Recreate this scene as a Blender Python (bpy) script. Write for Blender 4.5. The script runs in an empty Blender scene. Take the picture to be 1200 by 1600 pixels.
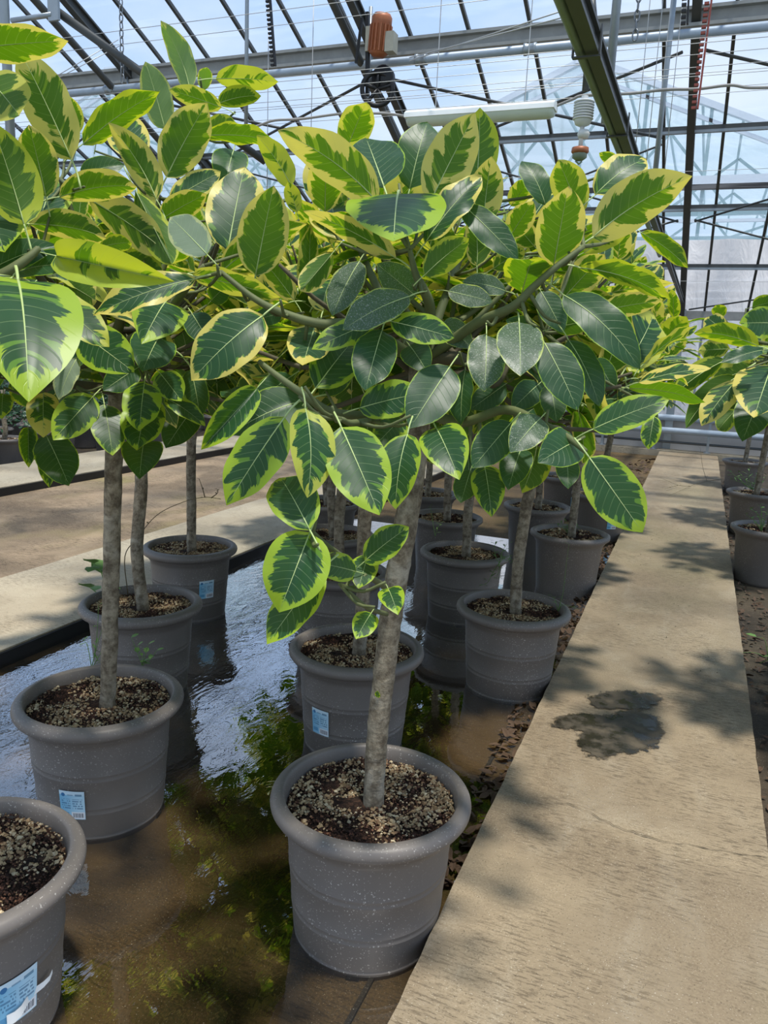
import bpy, math, random
from mathutils import Vector, Matrix, noise
S = bpy.context.scene
COL = S.collection
# ------------------------------------------------------------------ camera
F_PX, CAM = 1220.0, Vector((0, 0, 1.5))
YAW, PITCH, ROLL = math.radians(21.54), math.radians(11.76), math.radians(2.63)
FW = Vector((-math.sin(YAW)*math.cos(PITCH), math.cos(YAW)*math.cos(PITCH), -math.sin(PITCH)))
_rt = Vector((math.cos(YAW), math.sin(YAW), 0)); _up = _rt.cross(FW)
RT = math.cos(ROLL)*_rt + math.sin(ROLL)*_up
UP = -math.sin(ROLL)*_rt + math.cos(ROLL)*_up
cd = bpy.data.cameras.new('camera'); cam = bpy.data.objects.new('camera', cd); COL.objects.link(cam)
cam.matrix_world = Matrix(((RT.x, UP.x, -FW.x, CAM.x), (RT.y, UP.y, -FW.y, CAM.y), (RT.z, UP.z, -FW.z, CAM.z), (0, 0, 0, 1)))
cd.sensor_fit = 'HORIZONTAL'; cd.sensor_width = 36; cd.lens = 36*F_PX/1200; cd.clip_end = 300; cd.clip_start = .02
S.camera = cam
def ray(u, v): return (u-600)/F_PX*RT - (v-800)/F_PX*UP + FW
def D(u, v, d): return CAM + ray(u, v)*d                      # point at axis depth d
def onZ(u, v, z):
    r = ray(u, v); return CAM + r*((z-CAM.z)/r.z)
def onY(u, v, y):
    r = ray(u, v); return CAM + r*(y/r.y)
def onX(u, v, x):
    r = ray(u, v); return CAM + r*(x/r.x)
def proj(p):
    w = p-CAM; d = w.dot(FW); return 600+F_PX*w.dot(RT)/d, 800-F_PX*w.dot(UP)/d, d
# ------------------------------------------------------------------ light
S.view_settings.view_transform = 'Standard'; S.view_settings.look = 'None'
S.view_settings.gamma = 1; S.view_settings.use_curve_mapping = False
S.view_settings.exposure = 0.24
SUN_DIR = Vector((.19, -.13, 1.0)).normalized()               # towards the sun
sl = bpy.data.lights.new('sun_offscreen', 'SUN'); sl.energy = 4.0; sl.angle = math.radians(4.0); sl.color = (1, .95, .87)
sun = bpy.data.objects.new('sun_offscreen', sl); COL.objects.link(sun)
sun.rotation_euler = SUN_DIR.to_track_quat('Z', 'Y').to_euler(); sun.location = (-4, -4, 12)
# ------------------------------------------------------------------ node helpers
class NT:
    def __init__(s, tree): s.t = tree; s.n = tree.nodes; s.l = tree.links
    def node(s, kind, **kw):
        n = s.n.new(kind)
        for k, v in kw.items():
            if k.startswith('_'): setattr(n, k[1:], v)
        return n
    def put(s, sock, v):
        if v is None: return
        if hasattr(v, 'is_output') or isinstance(v, bpy.types.NodeSocket): s.l.new(v, sock)
        else:
            if sock.type == 'RGBA' and not isinstance(v, (int, float)) and len(v) == 3: v = (*v, 1)
            sock.default_value = v
    def m(s, op, a, b=None, c=None, clamp=False):
        n = s.n.new('ShaderNodeMath'); n.operation = op; n.use_clamp = clamp
        for i, v in enumerate((a, b, c)): s.put(n.inputs[i], v)
        return n.outputs[0]
    def mix(s, f, a, b, mode='MIX'):
        n = s.n.new('ShaderNodeMix'); n.data_type = 'RGBA'; n.blend_type = mode
        s.put(n.inputs[0], f); s.put(n.inputs[6], a); s.put(n.inputs[7], b); return n.outputs[2]
    def step(s, x, lo, hi):
        n = s.n.new('ShaderNodeMapRange'); n.interpolation_type = 'SMOOTHSTEP'
        s.put(n.inputs[0], x); s.put(n.inputs[1], lo); s.put(n.inputs[2], hi); return n.outputs[0]
    def noise(s, scale, vec=None, detail=3, dims='3D', w=None, rough=.55, dist=0):
        n = s.n.new('ShaderNodeTexNoise'); n.noise_dimensions = dims
        n.inputs['Scale'].default_value = scale; n.inputs['Detail'].default_value = detail
        n.inputs['Roughness'].default_value = rough; n.inputs['Distortion'].default_value = dist
        if vec is not None: s.l.new(vec, n.inputs['Vector'])
        if w is not None: s.put(n.inputs['W'], w)
        return n.outputs[0]
    def coord(s, which='Object'): return s.n.new('ShaderNodeTexCoord').outputs[which]
    def pos(s): return s.n.new('ShaderNodeNewGeometry').outputs['Position']
    def scaled(s, vec, sc, loc=(0, 0, 0), rot=(0, 0, 0)):
        n = s.n.new('ShaderNodeMapping'); s.l.new(vec, n.inputs[0]); n.inputs['Scale'].default_value = sc
        n.inputs['Location'].default_value = loc; n.inputs['Rotation'].default_value = rot; return n.outputs[0]
    def sep(s, vec):
        n = s.n.new('ShaderNodeSeparateXYZ'); s.l.new(vec, n.inputs[0]); return n.outputs
    def bump(s, h, strength=.3, dist=.01):
        n = s.n.new('ShaderNodeBump'); n.inputs['Strength'].default_value = strength; n.inputs['Distance'].default_value = dist
        s.l.new(h, n.inputs['Height']); return n.outputs[0]
    def bsdf(s, col, rough=.5, metal=0, spec=.5, normal=None):
        n = s.n.new('ShaderNodeBsdfPrincipled'); s.put(n.inputs['Base Color'], col); s.put(n.inputs['Roughness'], rough)
        s.put(n.inputs['Metallic'], metal); s.put(n.inputs['Specular IOR Level'], spec)
        if normal is not None: s.l.new(normal, n.inputs['Normal'])
        return n.outputs[0]
    def mixs(s, f, a, b):
        n = s.n.new('ShaderNodeMixShader'); s.put(n.inputs[0], f); s.l.new(a, n.inputs[1]); s.l.new(b, n.inputs[2]); return n.outputs[0]
    def out(s, sh): 
        o = s.n.new('ShaderNodeOutputMaterial'); s.l.new(sh, o.inputs[0])
MATS = {}
def mat(name):
    m = bpy.data.materials.new(name); m.use_nodes = True; m.node_tree.nodes.clear(); MATS[name] = m
    return NT(m.node_tree)
def srgb(r, g, b):
    return tuple((c/255/12.92 if c <= 10 else ((c/255+.055)/1.055)**2.4) for c in (r, g, b))
def simple(name, col, rough=.5, metal=0, var=.25, scale=18, bump=0, spec=.5):
    t = mat(name); p = t.pos(); n = t.noise(scale, p, 4)
    c2 = tuple(c*(1-var) for c in col); c1 = tuple(min(1, c*(1+var*.6)) for c in col)
    t.out(t.bsdf(t.mix(n, c2, c1), rough, metal, spec, t.bump(n, bump, .004) if bump else None))
# world: hazy blue sky with thin cloud, the same all the way round
w = bpy.data.worlds.new('sky'); S.world = w; w.use_nodes = True; w.node_tree.nodes.clear()
t = NT(w.node_tree); g = t.coord('Generated'); z = t.sep(g)[2]
cl = t.step(t.noise(2.2, t.scaled(g, (1, 1, 2.4)), 6), .35, .72)
blue = t.mix(t.step(z, 0.0, .75), srgb(200, 222, 248), srgb(142, 184, 240))
skyc = t.mix(t.m('MULTIPLY', cl, .75), blue, srgb(240, 246, 253))
bg = t.node('ShaderNodeBackground'); t.l.new(skyc, bg.inputs[0]); bg.inputs[1].default_value = .98
o = t.node('ShaderNodeOutputWorld'); t.l.new(bg.outputs[0], o.inputs[0])
# ------------------------------------------------------------------ materials
def concrete(name, base, dark, light, algae, algae_amt=.5, speck=True, rough=.85):
    t = mat(name); p = t.pos()
    big = t.noise(1.1, p, 6, dist=.6); mid = t.noise(6, t.scaled(p, (1.0, .45, 1)), 6, dist=.8); fine = t.noise(160, p, 2); g2 = t.noise(.8, t.scaled(p, (1, .6, 1), (7, 3, 0)), 5)
    c = t.mix(t.step(big, .40, .60), dark, base); c = t.mix(t.m('MULTIPLY', t.step(mid, .45, .8), .45), c, light)
    c = t.mix(t.m('MULTIPLY', t.step(g2, .52, .72), algae_amt), c, algae)
    st = t.noise(28, t.scaled(p, (.5, 2.2, 1), (0, 0, 0), (0, 0, .5)), 5, rough=.7)
    c = t.mix(t.m('MULTIPLY', t.step(st, .52, .68), .40), c, tuple(x*.42 for x in dark))
    if speck:
        c = t.mix(t.step(fine, .25, .75), tuple(x*.78 for x in base), c)
        c = t.mix(t.m('MULTIPLY', t.step(t.noise(260, p, 1), .70, .75), .45), c, srgb(226, 218, 198))
        sc = t.step(t.noise(75, t.scaled(p, (.28, 1.5, 1), (3, 0, 0), (0, 0, .25)), 4, rough=.75), .50, .60); pt = t.step(t.noise(2.3, p, 3), .40, .56)
        c = t.mix(t.m('MULTIPLY', t.m('MULTIPLY', sc, pt), .62), c, tuple(x*.45 for x in dark))
    dk = t.step(t.noise(220, p, 1), .66, .72); c = t.mix(t.m('MULTIPLY', dk, .55), c, tuple(x*.3 for x in dark))
    h = t.m('ADD', t.m('MULTIPLY', mid, .5), t.m('MULTIPLY', fine, .35))
    t.out(t.bsdf(c, rough, 0, .25, t.bump(h, .45, .006)))
concrete('walk_concrete', srgb(154, 138, 112), srgb(118, 103, 83), srgb(178, 170, 150), srgb(112, 114, 74), .45)
concrete('left_concrete', srgb(178, 166, 142), srgb(154, 140, 116), srgb(194, 184, 162), srgb(130, 130, 96), .25)
concrete('dry_bed', srgb(160, 138, 110), srgb(84, 70, 54), srgb(178, 160, 132), srgb(128, 126, 48), .95)
concrete('pool_floor', srgb(104, 84, 54), srgb(60, 50, 32), srgb(128, 104, 70), srgb(74, 72, 34), .7)
concrete('dark_soil', srgb(78, 68, 54), srgb(48, 42, 34), srgb(120, 104, 80), srgb(80, 84, 44), .5)
concrete('kerb_concrete', srgb(60, 54, 44), srgb(36, 33, 28), srgb(86, 78, 64), srgb(50, 54, 30), .5)
# water
t = mat('water'); p = t.pos()
rip = t.noise(9, t.scaled(p, (1.6, .7, 1), rot=(0, 0, -.5)), 3, dist=1.2); sm = t.noise(34, t.scaled(p, (1.3, .8, 1), rot=(0, 0, .3)), 2)
amp = t.step(t.m('MULTIPLY', t.sep(p)[0], -1), 1.0, 2.0)
nb = t.node('ShaderNodeBump'); nb.inputs['Distance'].default_value = .012
t.l.new(t.m('ADD', rip, t.m('MULTIPLY', sm, .22)), nb.inputs['Height']); t.l.new(t.m('MULTIPLY_ADD', amp, .16, .035), nb.inputs['Strength'])
gl = t.node('ShaderNodeBsdfGlossy'); gl.inputs['Roughness'].default_value = .01; gl.inputs['Color'].default_value = (1, 1, 1, 1); t.l.new(nb.outputs[0], gl.inputs['Normal'])
tr = t.node('ShaderNodeBsdfTransparent'); tr.inputs['Color'].default_value = (.90, .89, .84, 1)
fr = t.node('ShaderNodeFresnel'); fr.inputs['IOR'].default_value = 1.5; t.l.new(nb.outputs[0], fr.inputs['Normal'])
t.out(t.mixs(t.m('MULTIPLY', fr.outputs[0], 3.5, clamp=True), tr.outputs[0], gl.outputs[0]))
# wet patch
t = mat('wet_concrete'); p = t.pos(); n = t.noise(14, p, 5); ea = t.node('ShaderNodeAttribute'); ea.attribute_name = 'wet'; tp_ = t.node('ShaderNodeBsdfTransparent')
wm = t.step(t.m('ADD', ea.outputs['Fac'], t.m('MULTIPLY_ADD', t.noise(26, p, 5, rough=.8), 2.2, -1.1)), .0, .35)
t.out(t.mixs(wm, tp_.outputs[0], t.bsdf(t.mix(t.step(n, .35, .7), srgb(40, 38, 32), srgb(88, 80, 66)), t.m('MULTIPLY_ADD', t.step(n, .38, .58), .5, .14), 0, .22, t.bump(n, .10, .004))))
# pot plastic
t = mat('pot_plastic'); o = t.coord('Object'); n = t.noise(5, t.pos(), 4); d = t.step(t.noise(190, t.pos(), 1), .66, .71); d2 = t.step(t.noise(2.5, t.pos(), 2), .35, .65)
c = t.mix(n, srgb(98, 93, 88), srgb(115, 108, 102)); c = t.mix(t.m('MULTIPLY', d, t.m('MULTIPLY', d2, .55)), c, srgb(215, 210, 200))
t.out(t.bsdf(c, .48, 0, .4, t.bump(t.noise(300, t.pos(), 1), .05, .001)))
# soil and gravel
t = mat('soil'); n = t.noise(60, t.pos(), 5, rough=.7); t.out(t.bsdf(t.mix(t.step(n, .4, .7), srgb(30, 22, 18), srgb(78, 56, 44)), .95, 0, .2, t.bump(n, .9, .012)))
t = mat('gravel'); a = t.node('ShaderNodeAttribute'); a.attribute_name = 'tone'; n = t.noise(120, t.pos(), 2)
t.out(t.bsdf(t.mix(t.m('MULTIPLY', n, .5), a.outputs['Color'], (.02, .015, .01)), .9, 0, .2, t.bump(n, .5, .002)))
# bark
t = mat('bark'); o = t.coord('Object'); n = t.noise(30, t.scaled(o, (1, 1, .9)), 6, rough=.75); r2 = t.step(t.noise(9, o, 4, dist=1), .5, .7); ring = t.noise(60, t.scaled(o, (.5, .5, 1)), 4)
c = t.mix(t.step(n, .35, .7), srgb(88, 78, 64), srgb(152, 142, 122)); c = t.mix(t.m('MULTIPLY', r2, .55), c, srgb(178, 172, 156)); c = t.mix(t.m('MULTIPLY', t.step(ring, .58, .72), .3), c, srgb(84, 74, 62))
t.out(t.bsdf(c, .9, 0, .2, t.bump(t.m('ADD', n, ring), .6, .006)))
simple('twig_bark', srgb(92, 100, 58), .7, 0, .35, 30, .3)
simple('old_branch', srgb(84, 78, 58), .85, 0, .4, 40, .5)
# leaf : object colour carries (margin width, yellowness, dust), alpha = paleness
t = mat('leaf'); uv = t.node('ShaderNodeUVMap'); uvs = t.sep(uv.outputs[0]); oi = t.node('ShaderNodeObjectInfo')
U = t.m('MULTIPLY_ADD', uvs[0], 2, -1); V = uvs[1]; aU = t.m('ABSOLUTE', U); sgn = t.m('SIGN', U)
oc = t.node('ShaderNodeSeparateColor'); t.l.new(oi.outputs['Color'], oc.inputs[0]); MARG, YEL, DUST = oc.outputs[0], oc.outputs[1], oc.outputs[2]; PALE = oi.outputs['Alpha']
seed = t.m('MULTIPLY', oi.outputs['Random'], 200)
s_ = t.m('SUBTRACT', V, t.m('MULTIPLY', t.m('POWER', aU, 1.2), .20))
sw = t.m('ADD', t.m('MULTIPLY', sgn, 17.3), seed)
n1 = t.noise(1, dims='1D', w=t.m('ADD', t.m('MULTIPLY', s_, 19), sw), detail=3, rough=.75)
n2 = t.noise(1, dims='1D', w=t.m('ADD', t.m('MULTIPLY', s_, 4.0), t.m('MULTIPLY', sw, 1.7)), detail=1)
n3 = t.noise(1, dims='1D', w=t.m('ADD', t.m('MULTIPLY', s_, 11), t.m('MULTIPLY', sw, 2.3)), detail=1)
e = t.m('MAXIMUM', aU, t.m('MULTIPLY_ADD', V, 1.75, -.79)); e = t.m('MAXIMUM', e, t.m('MULTIPLY_ADD', V, -1.5, .80))
wid = t.m('MULTIPLY', MARG, t.m('MULTIPLY_ADD', n2, 3.4, -.8)); jag = t.m('MULTIPLY', t.m('SUBTRACT', n1, .5), t.m('MULTIPLY_ADD', MARG, 1.0, .05))
T = t.m('MINIMUM', t.m('SUBTRACT', t.m('SUBTRACT', .985, wid), jag), .982)
mask = t.step(e, t.m('SUBTRACT', T, .015), t.m('ADD', T, .015))
T2 = t.m('SUBTRACT', T, t.m('MULTIPLY', t.step(n3, .5, .7), t.m('MULTIPLY_ADD', MARG, .9, .04)))
mask2 = t.m('MULTIPLY', t.step(e, t.m('SUBTRACT', T2, .015), t.m('ADD', T2, .015)), t.m('SUBTRACT', 1, mask))
lat = t.m('ABSOLUTE', t.m('SUBTRACT', t.m('FRACT', t.m('MULTIPLY_ADD', s_, 10.5, t.m('MULTIPLY', sgn, .22))), .5))
vein = t.m('MULTIPLY', t.step(lat, .05, .012), t.m('SUBTRACT', 1, t.step(aU, .72, .98)))
vein = t.m('MULTIPLY', vein, t.m('MULTIPLY_ADD', aU, -.55, .75))
blot = t.noise(3, t.coord('Object'), 3)
fg = t.mix(blot, srgb(22, 58, 38), srgb(40, 82, 48)); fmid = srgb(88, 132, 48); flime = srgb(138, 176, 38); fcream = srgb(218, 202, 104)
fm = t.mix(YEL, flime, fcream)
front = t.mix(mask2, fg, fmid); front = t.mix(t.m('MULTIPLY', vein, .55), front, srgb(150, 178, 120)); front = t.mix(mask, front, fm)
front = t.mix(PALE, srgb(168, 182, 158), front)
dust = t.m('MULTIPLY', t.step(t.noise(55, t.coord('Object'), 2), .57, .66), DUST)
front = t.mix(t.m('MULTIPLY', dust, .6), front, srgb(190, 195, 180)); front = t.mix(t.m('MULTIPLY', DUST, .16), front, srgb(160, 165, 150))
bgc = t.mix(mask2, srgb(70, 104, 34), srgb(110, 140, 44)); bgc = t.mix(t.m('MULTIPLY', vein, .6), bgc, srgb(150, 172, 84)); bgc = t.mix(mask, bgc, t.mix(YEL, srgb(165, 180, 40), srgb(214, 202, 116)))
bgc = t.mix(PALE, srgb(150, 170, 120), bgc)
geo = t.node('ShaderNodeNewGeometry'); col = t.mix(geo.outputs['Backfacing'], front, bgc)
trc = t.mix(mask2, srgb(110, 158, 6), srgb(160, 195, 20)); trc = t.mix(mask, trc, t.mix(YEL, srgb(205, 220, 20), srgb(240, 225, 90))); trc = t.mix(t.m('MULTIPLY', vein, .35), trc, srgb(190, 210, 90))
hb = t.m('SUBTRACT', 1, vein); nrm = t.bump(hb, .25, .004)
pb = t.bsdf(col, t.mix(geo.outputs['Backfacing'], (.40,)*3, (.6,)*3), 0, .42, nrm)
tl = t.node('ShaderNodeBsdfTranslucent'); t.l.new(trc, tl.inputs['Color'])
t.out(t.mixs(.38, pb, tl.outputs[0]))
simple('leaf_rib', srgb(172, 190, 120), .5, 0, .15, 30)
simple('weed_green', srgb(96, 132, 62), .6, 0, .3, 30)
simple('dry_stem', srgb(96, 84, 58), .8, 0, .3, 30)
simple('dead_leaf', srgb(84, 64, 46), .85, 0, .5, 12)
simple('shrub_leaf', srgb(46, 84, 48), .45, 0, .5, 8)
simple('steel_dark', srgb(74, 76, 74), .5, .3, .3, 14)
simple('steel_purlin', srgb(150, 150, 144), .5, .2, .3, 10)
simple('steel_galv', srgb(150, 158, 162), .42, .6, .2, 12)
simple('green_tube', srgb(120, 132, 112), .5, .2, .2, 12)
simple('pipe_blue', srgb(158, 170, 180), .45, .3, .2, 8)
simple('wire', srgb(180, 180, 176), .5, .5, .1)
simple('cable', srgb(150, 146, 138), .6, 0, .15)
simple('motor_copper', srgb(164, 98, 62), .5, .2, .3, 20)
simple('motor_box', srgb(158, 156, 140), .5, 0, .2)
simple('black_metal', srgb(34, 34, 34), .45, .4, .2)
simple('lamp_white', srgb(232, 234, 228), .5, 0, .05)
simple('lamp_cover', srgb(190, 198, 178), .3, 0, .1)
simple('ceramic', srgb(206, 206, 200), .5, 0, .1)
simple('red_paint', srgb(140, 66, 52), .6, 0, .3)
simple('chain', srgb(120, 124, 126), .4, .7, .1)
simple('white_frame', srgb(214, 222, 226), .5, .1, .08)
simple('teal_frame', srgb(148, 176, 178), .5, .1, .1)
simple('back_panel', srgb(196, 192, 186), .8, 0, .1, 3)
def film(name, tint, milk, haze, wr):
    t = mat(name); p = t.pos(); n = t.noise(1.5, t.scaled(p, (.35, 2.6, 2.6)), 4, dist=.6)
    tr = t.node('ShaderNodeBsdfTransparent'); tr.inputs['Color'].default_value = (*tint, 1)
    tl = t.node('ShaderNodeBsdfTranslucent'); tl.inputs['Color'].default_value = (*milk, 1)
    gl = t.node('ShaderNodeBsdfGlossy'); gl.inputs['Roughness'].default_value = .12
    f = t.m('MULTIPLY_ADD', t.step(n, .50, .62), wr, haze)
    a = t.mixs(f, tr.outputs[0], tl.outputs[0]); fr = t.node('ShaderNodeFresnel'); fr.inputs['IOR'].default_value = 1.3
    t.out(t.mixs(t.m('MULTIPLY', fr.outputs[0], .6), a, gl.outputs[0]))
film('roof_glass', (.93, .96, 1.0), (.8, .84, .9), .03, .07)
film('house_glass', (.86, .91, .91), (.80, .87, .87), .16, .10)
t = mat('white_sheet'); p = t.pos(); n = t.noise(3, t.scaled(p, (1, 1, .35)), 5, dist=1); 
t.out(t.bsdf(t.mix(n, srgb(214, 206, 198), srgb(242, 236, 228)), .8, 0, .2, t.bump(n, .4, .1)))
# printed pot label
t = mat('printed_label'); uv = t.node('ShaderNodeUVMap'); q = t.sep(uv.outputs[0]); x, y = q[0], q[1]
def band(a, lo, hi): return t.m('MULTIPLY', t.m('GREATER_THAN', a, lo), t.m('LESS_THAN', a, hi))
base = t.mix(t.step(x, 0, .9), srgb(120, 182, 214), srgb(176, 212, 230)); base = t.mix(t.m('GREATER_THAN', y, .86), base, srgb(196, 220, 232))
rows = t.m('GREATER_THAN', t.m('FRACT', t.m('MULTIPLY', y, 12)), .45)
wn = t.node('ShaderNodeTexWhiteNoise'); wn.noise_dimensions = '2D'; cv = t.node('ShaderNodeCombineXYZ'); t.l.new(t.m('FLOOR', t.m('MULTIPLY', x, 26)), cv.inputs[0]); t.l.new(t.m('FLOOR', t.m('MULTIPLY', y, 12)), cv.inputs[1]); t.l.new(cv.outputs[0], wn.inputs['Vector'])
txt = t.m('MULTIPLY', t.m('MULTIPLY', rows, t.m('GREATER_THAN', wn.outputs[0], .3)), t.m('MULTIPLY', band(y, .34, .72), t.m('ADD', band(x, .08, .44), band(x, .52, .92))))
c = t.mix(t.m('MULTIPLY', txt, .7), base, srgb(50, 100, 140))
cir = t.m('LESS_THAN', t.m('ADD', t.m('POWER', t.m('MULTIPLY', t.m('SUBTRACT', x, .16), .8), 2), t.m('POWER', t.m('SUBTRACT', y, .86), 2)), .0042)
c = t.mix(cir, c, srgb(44, 110, 160)); c = t.mix(t.m('MULTIPLY', t.m('MULTIPLY', band(y, .83, .90), band(x, .64, .9)), .8), c, srgb(70, 120, 150)); c = t.mix(t.m('MULTIPLY', t.m('MULTIPLY', band(y, .84, .88), band(x, .34, .56)), .7), c, srgb(90, 130, 160))
bc = t.m('MULTIPLY', band(y, .02, .26), band(x, .46, .98)); c = t.mix(bc, c, srgb(222, 226, 230))
bars = t.m('MULTIPLY', t.m('MULTIPLY', band(y, .06, .22), band(x, .52, .94)), t.m('GREATER_THAN', t.m('FRACT', t.m('MULTIPLY_ADD', x, 23, t.m('MULTIPLY', t.m('FLOOR', t.m('MULTIPLY', x, 9)), .37))), .5)); c = t.mix(bars, c, srgb(70, 74, 84))
c = t.mix(t.m('MULTIPLY', band(y, .10, .24), band(x, .06, .36)), c, srgb(84, 150, 190))
t.out(t.bsdf(c, .4))
simple('torn_paper', srgb(226, 228, 226), .7, 0, .08)
# ------------------------------------------------------------------ mesh helpers
class MB:
    def __init__(s): s.v = []; s.f = []; s.mi = []; s.uv = []; s.cur = 0
    def face(s, idx): s.f.append(idx); s.mi.append(s.cur)
    def box(s, a, b):
        n = len(s.v); x0, y0, z0 = a; x1, y1, z1 = b
        s.v += [(x0, y0, z0), (x1, y0, z0), (x1, y1, z0), (x0, y1, z0), (x0, y0, z1), (x1, y0, z1), (x1, y1, z1), (x0, y1, z1)]
        for q in ((0, 3, 2, 1), (4, 5, 6, 7), (0, 1, 5, 4), (1, 2, 6, 5), (2, 3, 7, 6), (3, 0, 4, 7)): s.face(tuple(n+i for i in q))
    def beam(s, a, b, w, h, up=Vector((0, 0, 1))):
        a = Vector(a); b = Vector(b); d = (b-a).normalized(); x = d.cross(up).normalized(); y = x.cross(d); n = len(s.v)
        for p in (a, b):
            for sx, sy in ((-1, -1), (1, -1), (1, 1), (-1, 1)): s.v.append(tuple(p+x*(sx*w/2)+y*(sy*h/2)))
        for q in ((0, 1, 2, 3), (7, 6, 5, 4), (0, 4, 5, 1), (1, 5, 6, 2), (2, 6, 7, 3), (3, 7, 4, 0)): s.face(tuple(n+i for i in q))
    def ibeam(s, a, b, w, h, up=Vector((0, 0, 1)), tf=.012):
        a = Vector(a); b = Vector(b); d = (b-a).normalized(); x = d.cross(up).normalized(); y = x.cross(d)
        s.beam(a+y*(h/2-tf/2), b+y*(h/2-tf/2), w, tf, up); s.beam(a-y*(h/2-tf/2), b-y*(h/2-tf/2), w, tf, up); s.beam(a, b, tf, h-tf*1.9, up)
    def tube(s, pts, rad, sides=8, cap=True):
        pts = [Vector(p) for p in pts]; n0 = len(s.v); k = len(pts)
        if isinstance(rad, (int, float)): rad = [rad]*k
        d0 = (pts[1]-pts[0]).normalized(); x = d0.orthogonal().normalized()
        for i, p in enumerate(pts):
            d = (pts[min(i+1, k-1)]-pts[max(i-1, 0)]).normalized(); x = (x-d*x.dot(d)).normalized(); y = d.cross(x)
            for j in range(sides):
                a = 2*math.pi*j/sides; s.v.append(tuple(p+(x*math.cos(a)+y*math.sin(a))*rad[i]))
        for i in range(k-1):
            for j in range(sides):
                a = n0+i*sides+j; b = n0+i*sides+(j+1) % sides; s.face((a, b, b+sides, a+sides))
        if cap: s.face(tuple(n0+j for j in reversed(range(sides)))); s.face(tuple(n0+(k-1)*sides+j for j in range(sides)))
    def lathe(s, prof, n=64, c=(0, 0, 0)):
        n0 = len(s.v)
        for r, z in prof:
            for j in range(n): a = 2*math.pi*j/n; s.v.append((c[0]+r*math.cos(a), c[1]+r*math.sin(a), c[2]+z))
        for i in range(len(prof)-1):
            for j in range(n):
                a = n0+i*n+j; b = n0+i*n+(j+1) % n; s.face((a, b, b+n, a+n))
    def mesh(s, name, mats, smooth=True, angle=None):
        me = bpy.data.meshes.new(name); me.from_pydata(s.v, [], s.f)
        for m in (mats if isinstance(mats, (list, tuple)) else [mats]): me.materials.append(MATS[m])
        me.polygons.foreach_set('material_index', s.mi); me.polygons.foreach_set('use_smooth', [smooth]*len(s.f)); me.update()
        return me
def link(name, me, parent=None, loc=(0, 0, 0)):
    o = bpy.data.objects.new(name, me); COL.objects.link(o); o.location = loc
    if parent: o.parent = parent
    return o
def empty(name, loc=(0, 0, 0), rz=0):
    o = bpy.data.objects.new(name, None); COL.objects.link(o); o.location = loc; o.rotation_euler[2] = rz; o.empty_display_size = .1; return o
def tag(o, label=None, cat=None, group=None, kind=None):
    for k, v in (('label', label), ('category', cat), ('group', group), ('kind', kind)):
        if v: o[k] = v
    return o
def part(name, mb, m, parent=None, smooth=False): return link(name, mb.mesh(name, m, smooth), parent)
def spline(pts, n=6):
    pts = [Vector(p) for p in pts]
    if len(pts) < 3: return [pts[0].lerp(pts[-1], i/n) for i in range(n+1)]
    q = [2*pts[0]-pts[1]]+pts+[2*pts[-1]-pts[-2]]; out = []
    for i in range(1, len(q)-2):
        for k in range(n):
            u = k/n; a, b, c, d = q[i-1], q[i], q[i+1], q[i+2]
            out.append(.5*((2*b)+(c-a)*u+(2*a-5*b+4*c-d)*u*u+(3*b-a-3*c+d)*u**3))
    return out+[pts[-1]]
def inv(o, parent):                         # keep world placement when parenting to an unrotated root
    o.parent = parent; o.location = Vector(o.location)-parent.location; return o
def struct(name, mb, m, label, cat, smooth=False): return tag(part(name, mb, m, None, smooth), label, cat, kind='structure')
# ------------------------------------------------------------------ ground
XL, XR = -17.0, 6.0
m = MB(); m.box((XL, -2.5, -.25), (XR, 20, -.10)); struct('floor', m, 'dark_soil', 'dark bare ground under the whole glasshouse', 'ground')
def slab(name, x0, x1, y0, y1, z0, z1, mt, label, cat, nx=6, ny=40, rag=.006, skew=0):
    mb = MB(); rnd = random.Random(hash(name) % 1000+3)
    xs = [x0+(x1-x0)*i/nx for i in range(nx+1)]; ys = [y0+(y1-y0)*j/ny for j in range(ny+1)]
    for j, yy in enumerate(ys):
        for i, xx in enumerate(xs):
            dx = rnd.uniform(-rag, rag) if i in (0, nx) else 0
            mb.v.append((xx+dx+skew*(yy-1.5)*(1-i/nx), yy, z1+noise.noise(Vector((xx*2, yy*2, 0)))*.003))
    w_ = nx+1
    for j in range(ny):
        for i in range(nx): mb.face((j*w_+i, j*w_+i+1, j*w_+w_+i+1, j*w_+w_+i))
    for i, side in ((0, 1), (nx, 0)):
        n0 = len(mb.v)
        for j in range(ny+1): x_, y_, z_ = mb.v[j*w_+i]; mb.v.append((x_, y_, z0))
        for j in range(ny):
            q = (j*w_+i, (j+1)*w_+i, n0+j+1, n0+j); mb.face(q if side else q[::-1])
    n0 = len(mb.v); mb.v += [(x0, y0, z0), (x1, y0, z0), (x1, y1, z0), (x0, y1, z0)]
    mb.face((n0, n0+1, nx, 0)); mb.face((n0+2, n0+3, ny*w_, ny*w_+nx))
    return struct(name, mb, mt, label, cat)
main_walk = slab('walkway', -.468, .345, -2.5, 13.42, -.10, .08, 'walk_concrete', 'long pale concrete walkway with stains between the plant beds', 'walkway', 6, 220, .0022, -.0055)
slab('walkway', -3.70, -2.82, -2.5, 13.42, -.10, .08, 'left_concrete', 'sunlit pale concrete walkway on the far side of the water bed', 'walkway', 6, 120, .002)
slab('walkway', -7.0, -5.95, -2.5, 13.42, -.10, .08, 'left_concrete', 'pale concrete walkway in front of the dark green shrubs', 'walkway', 6, 120)
slab('dry_bed', -5.95, -3.70, -2.5, 13.42, -.10, -.005, 'dry_bed', 'empty dry bed with mossy stains between two walkways', 'ground', 10, 60, 0)
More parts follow.
